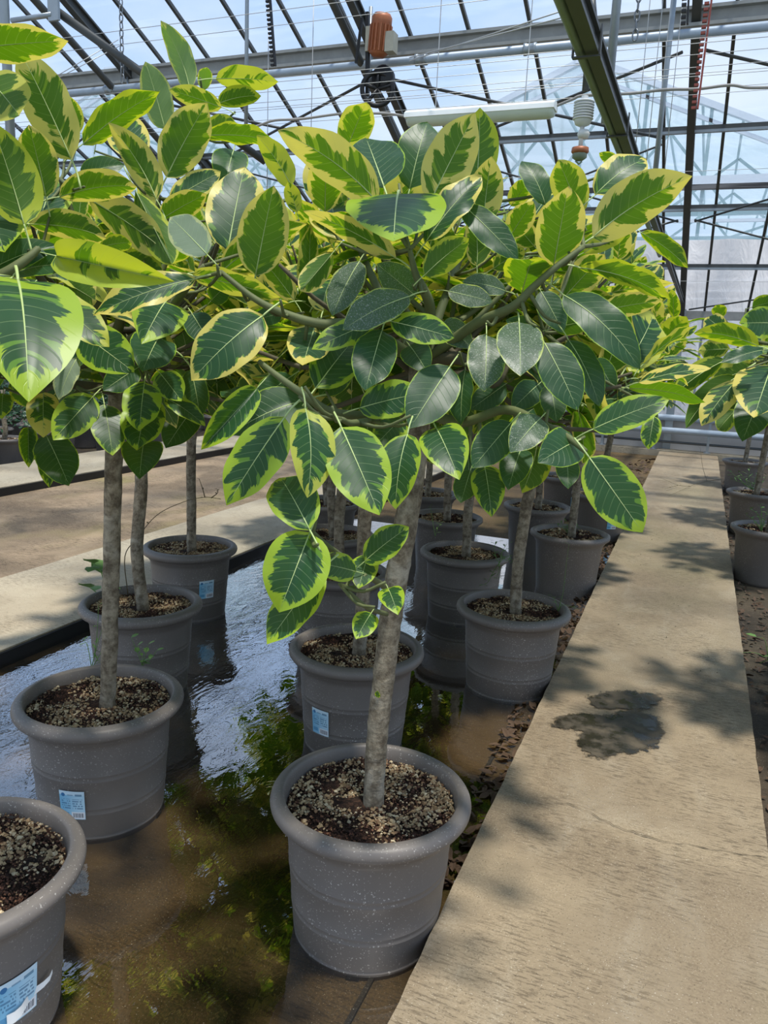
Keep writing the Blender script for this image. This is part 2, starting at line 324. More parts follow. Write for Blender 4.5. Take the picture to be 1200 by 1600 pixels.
slab('water_bed', -2.82, -.40, -2.5, 13.42, -.10, 0, 'pool_floor', 'brown mossy floor of the flooded plant bed', 'ground', 10, 60, 0)
slab('soil_bed', .345, 2.9, -2.5, 13.42, -.10, 0, 'dark_soil', 'damp soil bed with litter beside the walkway', 'ground', 10, 60, 0)
slab('end_kerb', XL, XR, 13.45, 13.72, -.10, .10, 'left_concrete', 'low pale concrete kerb along the end wall', 'kerb', 40, 3, 0)
m = MB(); N_ = 20
m.v += [(-2.818, -2.4, .018), (-.46, -2.4, .018), (-.48, 6.2, .018), (-2.818, 6.2, .018)]; m.face((0, 1, 2, 3))
tag(part('water', m, 'water'), 'shallow still water flooding the plant bed under the pots', 'water', kind='structure')
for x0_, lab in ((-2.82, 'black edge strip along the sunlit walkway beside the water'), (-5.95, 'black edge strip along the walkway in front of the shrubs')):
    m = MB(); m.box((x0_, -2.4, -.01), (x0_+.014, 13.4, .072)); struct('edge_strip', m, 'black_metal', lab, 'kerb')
# puddle on the walkway
m = MB(); wet = []; gx, gy = 56, 40
blobs = ((975, 1094, 64, 16), (988, 1142, 52, 38), (912, 1128, 54, 15), (945, 1158, 46, 28))
for j in range(gy+1):
    for i in range(gx+1):
        u, v = 840+220*i/gx, 1060+160*j/gy; q = onZ(u, v, .0848); m.v.append(tuple(q))
        wet.append(max(1-((u-a)/b)**2-((v-c)/d)**2 for a, c, b, d in blobs))
for j in range(gy):
    for i in range(gx):
        k = j*(gx+1)+i
        if max(wet[k], wet[k+1], wet[k+gx+1], wet[k+gx+2]) > -.45: m.face((k+gx+1, k+gx+2, k+1, k))
used_v = sorted({i for f in m.f for i in f}); remap = {o: n for n, o in enumerate(used_v)}
m.v = [m.v[i] for i in used_v]; m.f = [tuple(remap[i] for i in f) for f in m.f]
pud = part('puddle', m, 'wet_concrete'); at = pud.data.attributes.new('wet', 'FLOAT', 'POINT'); at.data.foreach_set('value', [max(-.5, wet[i]) for i in used_v])
tag(pud, 'dark wet puddle patch on the concrete walkway', 'puddle')
# crack in the walkway
m = MB(); cp = [onZ(u, v, .082) for u, v in ((868, 1252), (905, 1262), (945, 1283), (980, 1297), (1030, 1313), (1080, 1320), (1130, 1330), (1200, 1340))]
cp = spline(cp, 5); rnd = random.Random(4)
for i, q in enumerate(cp):
    ww = .0004+.0016*rnd.random()**2; jy = rnd.uniform(-.006, .006); m.v += [(q.x, q.y-ww+jy, .0836), (q.x, q.y+ww+jy, .0836)]
for i in range(len(cp)-1): m.face((2*i, 2*i+2, 2*i+3, 2*i+1))
part('crack', m, 'dark_soil', main_walk)
# ------------------------------------------------------------------ roof and end wall
Y0, ZE, SL = 13.9, 2.32, .434
def rz(y): return ZE+SL*(Y0-y)
BX = [-.12+.627*k for k in range(-26, 10)]
PY = [12.52, 11.2, 9.85, 8.38, 6.95, 5.5, 4.05, 2.6]
RUP = Vector((0, SL, 1)).normalized()
roof = tag(empty('ceiling', (0, 8, 5)), 'sloping glazed glasshouse roof on grey steel bars', 'roof', kind='structure')
def rp(name, mb, mt, smooth=False):
    o = part(name, mb, mt, None, smooth); o.parent = roof; o.location = Vector((0, -8, -5)); return o
for x in BX:
    m = MB(); m.beam((x, Y0, rz(Y0)), (x, 2.6, rz(2.6)), .034, .04, RUP); rp('glazing_bar', m, 'steel_dark')
for i, y in enumerate(PY):
    m = MB()
    if i == 3:
        m.ibeam((BX[0], y, rz(y)-.12), (BX[-1], y, rz(y)-.12), .15, .17, Vector((0, 0, 1)), .03)
        rp('purlin', m, 'steel_purlin')
    else:
        m.beam((BX[0], y, rz(y)-.045), (BX[-1], y, rz(y)-.045), .04, .05); m.cur = 1; m.beam((BX[0], y-.02, rz(y)-.085), (BX[-1], y-.02, rz(y)-.085), .05, .028); rp('purlin', m, ['steel_dark', 'steel_galv'])
# panes
rows = [Y0]+PY
pw = BX[1]-BX[0]-.034
for i in range(len(rows)-1):
    ya, yb = rows[i], rows[i+1]; m = MB(); n = len(m.v)
    q = [(-pw/2, ya, rz(ya)+.012), (pw/2, ya, rz(ya)+.012), (pw/2, yb, rz(yb)+.012), (-pw/2, yb, rz(yb)+.012)]
    m.v += q; m.face((0, 1, 2, 3)); me = m.mesh('pane', 'roof_glass', False)
    for k in range(len(BX)-1):
        o = link('pane', me, roof, Vector(((BX[k]+BX[k+1])/2, 0, 0))-Vector((0, 8, 5)))
# rafters with lower chords and webs
for x in (-13.25, -10.05, -6.85, -3.65, -.45, 2.75):
    m = MB(); m.ibeam((x, Y0, rz(Y0)-.12), (x, 2.6, rz(2.6)-.12), .08, .13, RUP, .02); rp('rafter', m, 'steel_dark')
    if x != -.45:
        m = MB(); m.tube([(x, 12.2, rz(12.2)-.5), (x, 3.2, rz(3.2)-.5)], .04, 10); rp('truss_chord', m, 'steel_dark', True)
        for k in range(6):
            y = 11.8-k*1.5; m = MB(); m.tube([(x, y, rz(y)-.15), (x, y-.5, rz(y-.5)-.48)], .012, 6); rp('truss_web', m, 'steel_galv', True)
            m = MB(); m.tube([(x, y-.5, rz(y-.5)-.15), (x, y-.5, rz(y-.5)-.48)], .012, 6); rp('truss_web', m, 'steel_galv', True)
# horizontal tie beam with the green tube
m = MB(); m.ibeam((-.45, 13.7, 2.44), (-.45, -1.5, 2.50), .040, .07, Vector((0, 0, 1)), .012)
tie = part('tie_beam', m, 'steel_dark'); tag(tie, 'dark steel tie beam running overhead along the walkway', 'beam', kind='structure')
m = MB(); m.tube(spline([(-.492, 7.6, 2.42), (-.492, 5, 2.45), (-.492, 2, 2.47), (-.492, -1.5, 2.48)], 6), .017, 12); b = part('conduit_tube', m, 'green_tube', tie, True)
for y in (2.75, 3.7, 5.0):
    m = MB(); m.box((-.512, y, 2.437), (-.424, y+.018, 2.442)); m.box((-.429, y, 2.44), (-.424, y+.018, 2.53)); m.box((-.514, y, 2.44), (-.509, y+.018, 2.49)); part('clamp', m, 'steel_dark', tie)
# shaft pipe under the big purlin
m = MB(); y = 8.05; zz = rz(8.38)-.36; m.tube([(BX[0], y, zz), (BX[-1], y, zz)], .042, 12)
sh = tag(part('drive_shaft', m, 'pipe_blue', None, True), 'long grey vent drive shaft under the heavy purlin', 'pipe', kind='structure')
for x in (-10, -6.9, -3.0, -1.9, .3):
    m = MB(); m.lathe([(.0, -.06), (.055, -.06), (.055, -.035), (.05, -.03), (.05, .03), (.055, .035), (.055, .06), (0, .06)], 14)
    o = part('coupling', m, 'steel_galv', sh, True); o.rotation_euler[1] = math.pi/2; o.location = (x, y, zz)
# end wall below the eave
wall = tag(empty('wall_back', (0, Y0, 0)), 'glazed end wall with grey mullions, rail and eave gutter', 'wall', kind='structure')
def wp(name, mb, mt, smooth=False):
    o = part(name, mb, mt, wall, smooth); o.location = (0, -Y0, 0); return o
m = MB(); m.beam((BX[0], Y0-.04, ZE-.06), (BX[-1], Y0-.04, ZE-.06), .10, .13); wp('eave_gutter', m, 'steel_purlin')
m = MB(); m.box((BX[0], Y0+.02, -.1), (BX[-1], Y0+.16, .55)); wp('plinth', m, 'back_panel')
m = MB(); m.beam((BX[0], Y0, .60), (BX[-1], Y0, .60), .07, .07); wp('sill_rail', m, 'steel_dark')
m = MB(); m.beam((BX[0], Y0, 1.25), (BX[-1], Y0, 1.25), .03, .03); wp('mid_rail', m, 'steel_dark')
for k in range(0, len(BX), 2):
    m = MB(); m.beam((BX[k], Y0, .55), (BX[k], Y0, ZE-.1), .04, .05, Vector((0, 1, 0))); wp('mullion', m, 'steel_galv')
m = MB(); pw2 = BX[2]-BX[0]-.045; m.box((-pw2/2, Y0-.004, .62), (pw2/2, Y0+.004, ZE-.12)); me = m.mesh('pane', 'roof_glass', False)
for k in range(0, len(BX)-2, 2): link('pane', me, wall, ((BX[k]+BX[k+2])/2, -Y0, 0))
for x in (-13.25, -10.05, -6.85, -3.65, -.45, 2.75):
    m = MB(); m.ibeam((x, Y0-.12, -.02), (x, Y0-.12, ZE+.02), .12, .14, Vector((0, 1, 0)), .02); wp('column', m, 'steel_galv')
# diagonal braces along the wall
for x in (-.45, -3.65, -6.85):
    for sx in (1, -1):
        m = MB(); m.tube([(x+sx*.1, 11.2, rz(11.2)-.2), (x+sx*2.9, 12.5, rz(12.5)-.2)], .012, 6); rp('wind_brace', m, 'steel_dark', True)
        m = MB(); m.tube([(x+sx*.1, 11.3, rz(11.3)-.16), (x+sx*2.9, 9.9, rz(9.9)-.16)], .012, 6); rp('wind_brace', m, 'steel_dark', True)
        m = MB(); m.tube([(x+sx*.1, 13.6, rz(13.6)-.12), (x+sx*2.9, 12.5, rz(12.5)-.16)], .012, 6); rp('wind_brace', m, 'steel_dark', True)
        m = MB(); m.tube([(x+sx*.1, 8.5, rz(8.5)-.3), (x+sx*2.9, 9.8, rz(9.8)-.16)], .016, 6); rp('wind_brace', m, 'steel_dark', True)
# heating pipes on stands
for z_, r_, lab in ((.42, .052, 'lower grey heating pipe on stands along the end wall'), (.62, .052, 'upper grey heating pipe on stands along the end wall')):
    m = MB(); m.tube([(XL+1, 13.50 if z_ < .5 else 13.60, z_), (XR-1, 13.50 if z_ < .5 else 13.60, z_)], r_, 14); pi_ = part('heating_pipe', m, 'pipe_blue', None, True)
    tag(pi_, lab, 'pipe', 'heating pipes along the end wall')
    for k in range(26):
        x = XL+1.6+k*.82; m = MB(); yy = 13.50 if z_ < .5 else 13.60
        m.beam((x, yy, .10), (x, yy, z_-.05), .04, .04, Vector((0, 1, 0)))
        m.box((x-.05, yy-.05, .10), (x+.05, yy+.05, .112)); part('stand', m, 'steel_galv', pi_)
m = MB(); m.tube([(XL+1, 13.50, .235), (XR-1, 13.50, .235)], .02, 8); m2 = part('base_rail', m, 'steel_dark', None, True); tag(m2, 'thin dark rail below the heating pipes', 'rail', kind='structure')
# ------------------------------------------------------------------ neighbouring glasshouses outside
def gable_house(x0, x1, xa, za, zeave, yf, yb, lab, near=True):
    r = tag(empty('glasshouse', (xa, yf, 0)), lab, 'glasshouse', 'glasshouses beyond the end wall')
    def gp(name, mb, mt):
        o = part(name, mb, mt, r); o.location = (-xa, -yf, 0); return o
    def zt(x): return za-(za-zeave)*abs(x-xa)/((x1-xa) if x > xa else (xa-x0))
    for a, b in ((x0, xa), (x1, xa)):
        m = MB(); m.beam((a, yf, zt(a)), (b, yf, za), .14, .12); m.beam((a, yf, zt(a)-.28), (b, yf, za-.30), .08, .07); gp('gable_rafter', m, 'white_frame')
        for k in range(1, 8):
            f = k/8; m = MB(); xx = a+(b-a)*f; m.beam((xx, yf+.05, zt(xx)), (xx, yb, zt(xx)), .05, .06); gp('roof_bar', m, 'teal_frame')
        m = MB(); m.v += [(a, yf, zt(a)+.03), (b, yf, za+.03), (b, yb, za+.03), (a, yb, zt(a)+.03)]; m.face((0, 1, 2, 3)); gp('roof_pane', m, 'house_glass')
    m = MB(); m.box((xa-.2, yf-.1, za-.1), (xa+.2, yf+.15, za+.22)); gp('ridge_cap', m, 'white_frame')
    nb_ = 10
    for k in range(nb_+1):
        x = x0+(x1-x0)*k/nb_; m = MB(); m.beam((x, yf, 3.6), (x, yf, zt(x)), .07, .08, Vector((0, 1, 0))); gp('mullion', m, 'teal_frame')
    for k in range(nb_):
        xa_ = x0+(x1-x0)*k/nb_+.04; xb_ = x0+(x1-x0)*(k+1)/nb_-.04; m = MB(); zc = zt(min(max(xa, xa_), xb_))
        pts = [(xa_, yf, 3.6), (xb_, yf, 3.6), (xb_, yf, zt(xb_))]
        if xa_ < xa < xb_: pts.append((xa, yf, za))
        pts.append((xa_, yf, zt(xa_))); m.v += pts; m.face(tuple(range(len(pts)))); gp('pane', m, 'house_glass')
    for zz_, h in ((zeave, .10), (5.08, .26), (4.35, .06)):
        m = MB(); m.beam((x0, yf-.05, zz_), (x1, yf-.05, zz_), .08, h); gp('cross_rail', m, 'white_frame')
    for yy in (yf+3, yf+7):                  # trusses seen through the glass
        for k in range(8):
            xa_ = x0+(x1-x0)*k/8; xb_ = x0+(x1-x0)*(k+1)/8; m = MB(); m.beam((xa_, yy, zeave), (xb_, yy, zt(xb_)-.1), .06, .06); m.beam((xb_, yy, zeave), (xa_, yy, zt(xa_)-.1), .06, .06); gp('truss_web', m, 'teal_frame')
        m = MB(); m.beam((x0, yy, zeave), (x1, yy, zeave), .10, .10); gp('truss_tie', m, 'teal_frame')
gable_house(-9.3, 3.3, -3.05, 7.6, 5.0, 18, 34, 'pale gabled glasshouse beyond the roof above the lamp')
gable_house(-22, -9.5, -15.6, 8.3, 5.6, 18.3, 34, 'pale gabled glasshouse beyond the end wall behind the shrubs')
m = MB(); nx = 90
for j in range(9):
    for i in range(nx+1):
        x = -24+34*i/nx; z_ = -.1+4.05*j/8; m.v.append((x, 17.7+.10*math.sin(x*5.1+j*.4)+.05*math.sin(x*13+j), z_))
for j in range(8):
    for i in range(nx): a = j*(nx+1)+i; m.face((a, a+1, a+nx+2, a+nx+1))
tag(part('white_sheet', m, 'white_sheet', None, True), 'rippled white sheeting covering the wall outside the end glazing', 'sheet')
# ------------------------------------------------------------------ things hanging from the roof
def hung(name, pts, r, mt, label, cat, group=None, sides=6):
    m = MB(); m.tube(pts, r, sides); return tag(part(name, m, mt, None, True), label, cat, group)
ywire = [6.0, 6.35, 6.6, 7.3, 8.1, 8.4, 10.0]
for i, (u, v, y) in enumerate(((770, 90, 6.0), (770, 97, 6.05), (770, 113, 6.3), (770, 140, 6.9), (770, 144, 6.95), (770, 162, 7.4), (770, 170, 7.45), (1150, 100, 6.6), (1150, 265, 9.0), (1150, 440, 11.5), (250, 62, 6.0), (250, 40, 5.6))):
    p = onY(u, v, y); hung('support_wire', [(-11, y, p.z), (2.5, y, p.z)], .0026, 'wire', 'thin pale support wire strung across under the roof', 'wire', 'support wires under the roof', 4)
for (ua, va, ub, vb, ya, yb) in ((640, 95, 900, 10, 6.5, 5.2), (640, 90, 880, 27, 6.6, 5.0), (90, 118, 185, 62, 6, 6.5), (85, 125, 190, 70, 6, 6.5)):
    a = onY(ua, va, ya); b = onY(ub, vb, yb); hung('stay_wire', [a, b], .0045, 'wire', 'pale stay wire slanting between the roof trusses', 'wire', 'slanting stay wires', 4)
for (u0, v0, v1, y, r, mt) in ((964, -40, 260, 5.6, .028, 'steel_galv'), (1053, -40, 300, 7.4, .022, 'steel_galv'), (386, -40, 260, 6.6, .018, 'steel_galv'), (580, 120, 260, 8.0, .02, 'steel_galv'), (6, -40, 420, 4.2, .03, 'steel_galv')):
    p = onY(u0, 0, y); top = min(rz(y)-.02, p.z+.6); zb = {964: 3.0, 1053: 2.9, 386: 3.2, 580: 3.4, 6: 1.6}[u0]
    m = MB(); m.tube([(p.x, y, rz(y)-.01), (p.x, y, zb)], r, 10)
    tag(part('hanger_post', m, mt, None, True), {964: 'broad galvanised hanger post behind the dark tie beam', 1053: 'galvanised hanger post beside the cords under the roof', 386: 'slim galvanised hanger rod in front of the heavy purlin', 580: 'galvanised hanger rod below the motor', 6: 'galvanised hanger post beside the pale plate bracket'}[u0], 'post')
for u0, y in ((1015, 7.0), (1035, 7.0), (1048, 7.2), (1066, 7.3), (490, 7.6), (420, 7.8)):
    p = onY(u0, 0, y); hung('cord', [(p.x, y, rz(y)-.02), (p.x+.01, y, 3.0)], .004, 'wire', 'thin pale cord hanging from the roof', 'cord', 'thin cords hanging from the roof', 4)
def chain(u, v0, v1, y, label):
    a = onY(u, v0, y); b = onY(u, v1, y); ln = (a.z-b.z); k = int(ln/.055); r = tag(empty('chain', (a.x, y, b.z)), label, 'chain', 'hanging chains')
    mb = MB(); pts = [Vector((.016*math.cos(q), 0, .036*math.sin(q))) for q in [2*math.pi*i/10 for i in range(11)]]; mb.tube(pts, .005, 5, False); me = mb.mesh('chain_link', 'chain')
    for i in range(k):
        o = link('chain_link', me, r, (0, 0, .03+i*.055)); o.rotation_euler[2] = math.pi/2*(i % 2)
chain(188, -30, 130, 5.5, 'steel chain hanging beside the roof truss near the upright leaves'); chain(1001, -30, 62, 5.6, 'steel chain hanging beside the broad hanger post')
def rack(u, v0, v1, y, mt, label, tilt=0):
    a = onY(u, v0, y); b = onY(u+tilt, v1, y); r = tag(empty('toothed_rack', b), label, 'rack', 'toothed vent racks')
    d = a-b; L = d.length; m = MB(); m.beam((0, 0, 0), d, .012, .03, Vector((0, 1, 0))); part('rail', m, mt, r)
    n = int(L/.035); sx = d.normalized(); tm = MB(); tm.box((-.03, -.012, 0), (.0, .012, .016)); me = tm.mesh('tooth', mt, False)
    for i in range(n): o = link('tooth', me, r, d*(i/n)+Vector((-.012, 0, 0)))
rack(419, -40, 103, 6.5, 'black_metal', 'black toothed vent rack hanging in front of the purlin', 11); rack(1117, -40, 170, 6.2, 'red_paint', 'rust-red toothed vent rack beside the rafter', -27)
rack(1078, -40, 38, 6.0, 'black_metal', 'short black toothed rack beside the cords', -4)
# motor
mp = onY(594, 60, 7.7); MS = 1.1
mo = tag(empty('vent_motor', mp), 'copper-coloured vent motor with black gear wheel on the truss', 'motor')
m = MB(); m.lathe([(0, -.15), (.05, -.15), (.07, -.13), (.085, -.12), (.085, .10), (.09, .11), (.09, .16), (.07, .19), (0, .195)], 24); o = part('motor_body', m, 'motor_copper', mo, True); o.scale = (MS,)*3; o.rotation_euler = (.1, .12, 0)
for k in range(16):
    a = 2*math.pi*k/16; m = MB(); m.beam((.085*math.cos(a), .085*math.sin(a), -.11), (.085*math.cos(a), .085*math.sin(a), .10), .012, .03, Vector((math.cos(a), math.sin(a), 0))); f = part('cooling_fin', m, 'motor_copper', mo); f.scale = (MS,)*3; f.rotation_euler = (.1, .12, 0)
m = MB(); m.box((.07, -.06, -.13), (.15, .05, .03)); o = part('terminal_box', m, 'motor_box', mo); o.scale = (MS,)*3
m = MB(); m.box((-.13, -.03, -.10), (-.08, .05, .10)); o = part('mounting_plate', m, 'motor_box', mo); o.scale = (MS,)*3
m = MB(); m.lathe([(0, -.06), (.09, -.06), (.11, -.04), (.11, .04), (.09, .06), (0, .06)], 20); o = part('gearbox', m, 'black_metal', mo, True); o.rotation_euler[0] = math.pi/2; o.location = (.03, .05, -.34)
m = MB()
for r_ in (.15,):
    pts = [Vector((r_*math.cos(2*math.pi*i/28), 0, r_*math.sin(2*math.pi*i/28))) for i in range(29)]; m.tube(pts, .024, 8, False)
for k in range(5): a = 2*math.pi*k/5+.3; m.tube([(0, 0, 0), (.15*math.cos(a), 0, .15*math.sin(a))], .02, 6)
o = part('chain_wheel', m, 'black_metal', mo, True); o.location = (.0, -.02, -.46); o.rotation_euler[2] = .35
m = MB(); m.beam((-.15, .02, .25), (-.12, .02, -.5), .05, .03, Vector((1, 0, 0))); m.beam((-.2, .0, .2), (-.25, .0, -.2), .03, .02, Vector((1, 0, 0))); part('bracket', m, 'black_metal', mo)
# fluorescent lamp
a = onY(636, 186, 6.3); b = onY(868, 173, 6.3)
lp = tag(empty('strip_lamp', (a+b)/2), 'long white strip lamp hanging under the roof', 'lamp'); L = (b.x-a.x)/2
m = MB(); m.v = []; prof = [(-.07, .035), (-.075, 0), (.075, 0), (.07, .035), (.03, .06), (-.03, .06)]
for x in (-L, L):
    for y, z_ in prof: m.v.append((x, y, z_))
for i in range(6): m.face((i, (i+1) % 6, 6+(i+1) % 6, 6+i))
m.face(tuple(range(5, -1, -1))); m.face(tuple(range(6, 12))); part('housing', m, 'lamp_white', lp)
m = MB()
for x, s_c in ((-L+.01, .8), (-L+.05, 1), (L-.05, 1), (L-.01, .8)):
    for k in range(9): q = math.pi*k/8; m.v.append((x, -.068*math.cos(q)*s_c, -.06*math.sin(q)*s_c))
for j in range(3):
    for k in range(8): i0 = j*9+k; m.face((i0, i0+1, i0+10, i0+9))
m.face(tuple(range(8, -1, -1))); m.face(tuple(range(27, 36))); part('diffuser', m, 'lamp_cover', lp, True)
for x in (-L*.6, L*.6):
    m = MB(); m.tube([(x, 0, .05), (x, 0, rz(6.3)-((a+b)/2).z-.03)], .004, 5); part('suspension_wire', m, 'wire', lp)
cab = spline([onY(u, v, 6.35) for u, v in ((868, 166), (895, 155), (913, 149), (985, 146), (1040, 140), (1090, 139), (1140, 133), (1170, 137), (1215, 136))], 5)
hung('power_cable', cab, .010, 'cable', 'grey power cable running from the strip lamp past the sensor', 'cable')
cab = spline([onY(u, v, 6.35) for u, v in ((640, 183), (610, 178), (575, 177), (530, 178), (470, 186), (430, 188), (405, 196), (385, 205))], 5)
hung('power_cable', cab, .010, 'cable', 'grey power cable running from the strip lamp over the leaves', 'cable')
# bulb fitting
bp = onY(914, 150, 3.5); bf = tag(empty('sensor_pendant', bp), 'white louvred sensor hanging with a copper-coloured socket', 'sensor')
m = MB(); m.tube([(0, 0, .02), (-.005, 0, .40)], .014, 8); part('stem', m, 'steel_dark', bf, True)
m = MB()
for k in range(7): z_ = -.02-k*.0105; m.lathe([(.012, z_), (.038, z_), (.042, z_-.004), (.038, z_-.008), (.012, z_-.008)], 20)
m.lathe([(.014, 0), (.014, -.10)], 12); m.lathe([(.036, -.092), (.03, -.108), (.012, -.116), (0, -.116)], 20); part('louvre_stack', m, 'ceramic', bf, True)
m = MB(); m.tube([(0, 0, -.11), (0, 0, -.20)], .009, 8); m.lathe([(0, -.125), (.02, -.13), (.026, -.145), (.02, -.16), (0, -.165)], 16, (.008, 0, 0)); part('neck', m, 'ceramic', bf, True)
m = MB(); m.lathe([(0, -.195), (.034, -.197), (.036, -.213), (.03, -.22), (0, -.22)], 20); part('copper_ring', m, 'motor_copper', bf, True)
m = MB(); m.lathe([(.03, -.22), (.03, -.236), (.015, -.246), (0, -.246)], 8); m.tube([(-.015, 0, -.246), (0, 0, -.26), (.012, 0, -.25)], .004, 5); part('socket', m, 'green_tube', bf, True)
# bracket at the top left
bp = onY(84, 15, 4.6); m = MB(); br = tag(empty('truss_bracket', bp), 'pale steel plate bracket with arm on the roof truss', 'bracket')
m.box((-.045, -.01, -.07), (.045, .01, .25)); part('plate', m, 'steel_galv', br); m = MB(); m.tube([(-.02, 0, -.03), (-.38, 0, -.03)], .018, 8); part('arm', m, 'steel_galv', br, True); m = MB(); m.tube([(0, .03, .0), (.9, 1.3, -.72)], .03, 10); part('strut', m, 'steel_dark', br, True)
# ------------------------------------------------------------------ pots
def ring_prof():
    P = [(0, .012), (.150, .012), (.176, .0), (.186, .0), (.189, .022), (.187, .026), (.190, .03)]
    for z_ in (.10, ): P += [(.1955, z_), (.1969, z_+.002), (.1969, z_+.005), (.1958, z_+.008), (.1965, z_+.018), (.1979, z_+.020), (.1979, z_+.023), (.1968, z_+.026)]
    for z_ in (.21, ): P += [(.2045, z_), (.2059, z_+.002), (.2059, z_+.005), (.2048, z_+.008), (.2055, z_+.018), (.2069, z_+.020), (.2069, z_+.023), (.2058, z_+.026)]
    P += [(.212, .315), (.215, .333), (.222, .337), (.223, .348), (.231, .352)]
    for k in range(9):
        a = -math.pi*.5+math.pi*k/8; P.append((.236+.020*math.cos(a), .379+.021*math.sin(a)))
    P += [(.226, .403), (.220, .395), (.216, .375), (.212, .34), (.208, .31)]
    return P
m = MB(); m.lathe(ring_prof(), 72); m.cur = 0; POT = m.mesh('pot', 'pot_plastic')
m = MB(); m.lathe(ring_prof()[:4]+[(.189, .022), (.212, .32), (.231, .352), (.254, .37), (.254, .39), (.236, .40), (.218, .39), (.208, .31)], 32); POT_LO = m.mesh('pot', 'pot_plastic')
m = MB(); m.box((.180, -.016, .002), (.1905, .016, .016)); SLOT = m.mesh('drain_slot', 'black_metal', False)
def soil_mesh():
    m = MB(); rings = 12; seg = 40; m.v.append((0, 0, .372))
    for i in range(1, rings+1):
        r = .2135*i/rings
        for j in range(seg): a = 2*math.pi*j/seg; x, y = r*math.cos(a), r*math.sin(a); m.v.append((x, y, .365+.012*noise.noise(Vector((x*14, y*14, 1)))-.006*(i/rings)**2))
    for j in range(seg): m.face((0, 1+j, 1+(j+1) % seg))
    for i in range(rings-1):
        for j in range(seg): a = 1+i*seg+j; b = 1+i*seg+(j+1) % seg; m.face((a, a+seg, b+seg, b))
    return m.mesh('soil', 'soil')
SOIL = soil_mesh()
def gravel_mesh(n, seed, smin, smax):
    rnd = random.Random(seed); V_, F_, C_ = [], [], []
    ico = [Vector(p).normalized() for p in ((1, 0, .3), (-.5, .87, .3), (-.5, -.87, .3), (.5, .87, -.4), (-1, 0, -.4), (.5, -.87, -.4), (0, 0, 1), (0, 0, -1))]
    fc = ((6, 0, 1), (6, 1, 2), (6, 2, 0), (0, 3, 1), (1, 4, 2), (2, 5, 0), (1, 3, 4), (2, 4, 5), (0, 5, 3), (7, 4, 3), (7, 5, 4), (7, 3, 5))
    for _ in range(n):
        r = .211*math.sqrt(rnd.random()); a = rnd.uniform(0, 6.283); x, y = r*math.cos(a), r*math.sin(a)
        patch = noise.noise(Vector((x*9+seed, y*9, 3)))+.35*noise.noise(Vector((x*25, y*25, 8)))
        lightp = patch > .10+rnd.uniform(-.4, .4)
        if r < .035: continue
        s = rnd.uniform(smin, smax)*(1.25 if lightp else .8)*(.55+rnd.random()**2*.9); z_ = .367+.012*noise.noise(Vector((x*14, y*14, 1)))+s*.3
        tone = rnd.choice(((188, 162, 124), (168, 138, 102), (212, 194, 160), (140, 110, 82), (196, 172, 134))) if lightp else rnd.choice(((70, 46, 38), (92, 62, 50), (48, 34, 28), (120, 84, 64), (60, 42, 36)))
        q = rnd.uniform(.85, 1.1); cc = srgb(*[min(255, c*q) for c in tone]); R = Matrix.Rotation(rnd.uniform(0, 6.28), 3, 'Z') @ Matrix.Rotation(rnd.uniform(-.7, .7), 3, 'X'); sc = (rnd.uniform(.7, 1.35), rnd.uniform(.7, 1.2), rnd.uniform(.6, .95)); n0 = len(V_)
        for p in ico:
            k = rnd.uniform(.8, 1.15); q_ = R @ Vector((p.x*sc[0]*k, p.y*sc[1]*k, p.z*sc[2]*k)); V_.append((x+q_.x*s, y+q_.y*s, z_+q_.z*s)); C_.append((*cc, 1))
        F_ += [tuple(n0+i for i in f) for f in fc]
    me = bpy.data.meshes.new('gravel'); me.from_pydata(V_, [], F_); at = me.color_attributes.new('tone', 'FLOAT_COLOR', 'POINT')
    at.data.foreach_set('color', [c for q in C_ for c in q]); me.materials.append(MATS['gravel']); return me
GRAV = [gravel_mesh(6000, 3, .0022, .0046), gravel_mesh(5600, 8, .0023, .0047)]
GRAV_LO = gravel_mesh(1400, 5, .005, .0085)
def sticker(pot, ang, zc, w, h, torn=False):
    m = MB(); n = 6
    def rad(z_): return .190+(z_-.03)*(.212-.190)/(.315-.03)+.0045
    for j in range(4):
        for i in range(n+1):
            z_ = zc-h/2+h*j/3; a = ang+(i/n-.5)*w/.2; r = rad(z_); m.v.append((r*math.cos(a), r*math.sin(a), z_))
    for j in range(3):
        for i in range(n): k = j*(n+1)+i; m.face((k, k+1, k+n+2, k+n+1))
    me = m.mesh('label_sticker', 'printed_label'); ul = me.uv_layers.new(name='UVMap')
    for lp_ in me.loops: vi = lp_.vertex_index; ul.data[lp_.index].uv = ((vi % (n+1))/n, (vi//(n+1))/3)
    o = link('label_sticker', me, pot); o['label'] = 'blue and white printed sticker with barcode'
    if torn:
        m = MB()
        for i in range(9):
            f = i/8; a = ang+(-.30+1.25*f)*w/.2; z_ = zc-h*.34+f*.035; r = rad(z_)+.004+.006*math.sin(f*9); m.v += [(r*math.cos(a), r*math.sin(a), z_-.012*(1-.6*f)), (r*math.cos(a), r*math.sin(a), z_+.016*(1-.7*f))]
        for i in range(8): m.face((2*i, 2*i+2, 2*i+3, 2*i+1))
        link('torn_flap', m.mesh('torn_flap', 'torn_paper'), pot)['label'] = 'torn white paper flap of the sticker'
def potted(name, label, x, y, group, hi=True, z=0, cat='potted tree', scale=1):
    r = tag(empty(name, (x, y, z)), label, cat, group)
    pot = link('pot', POT if hi else POT_LO, r); so = link('soil', SOIL, r)
    k = int(abs(x*7+y*13)); g = link('gravel', GRAV[k % 2] if hi else GRAV_LO, so); g.rotation_euler[2] = k*1.3; g['kind'] = 'stuff'
    if hi:
        for a in range(4):
            o = link('drain_slot', SLOT, pot); o.rotation_euler[2] = math.radians(-76+90*a)
    return r, pot
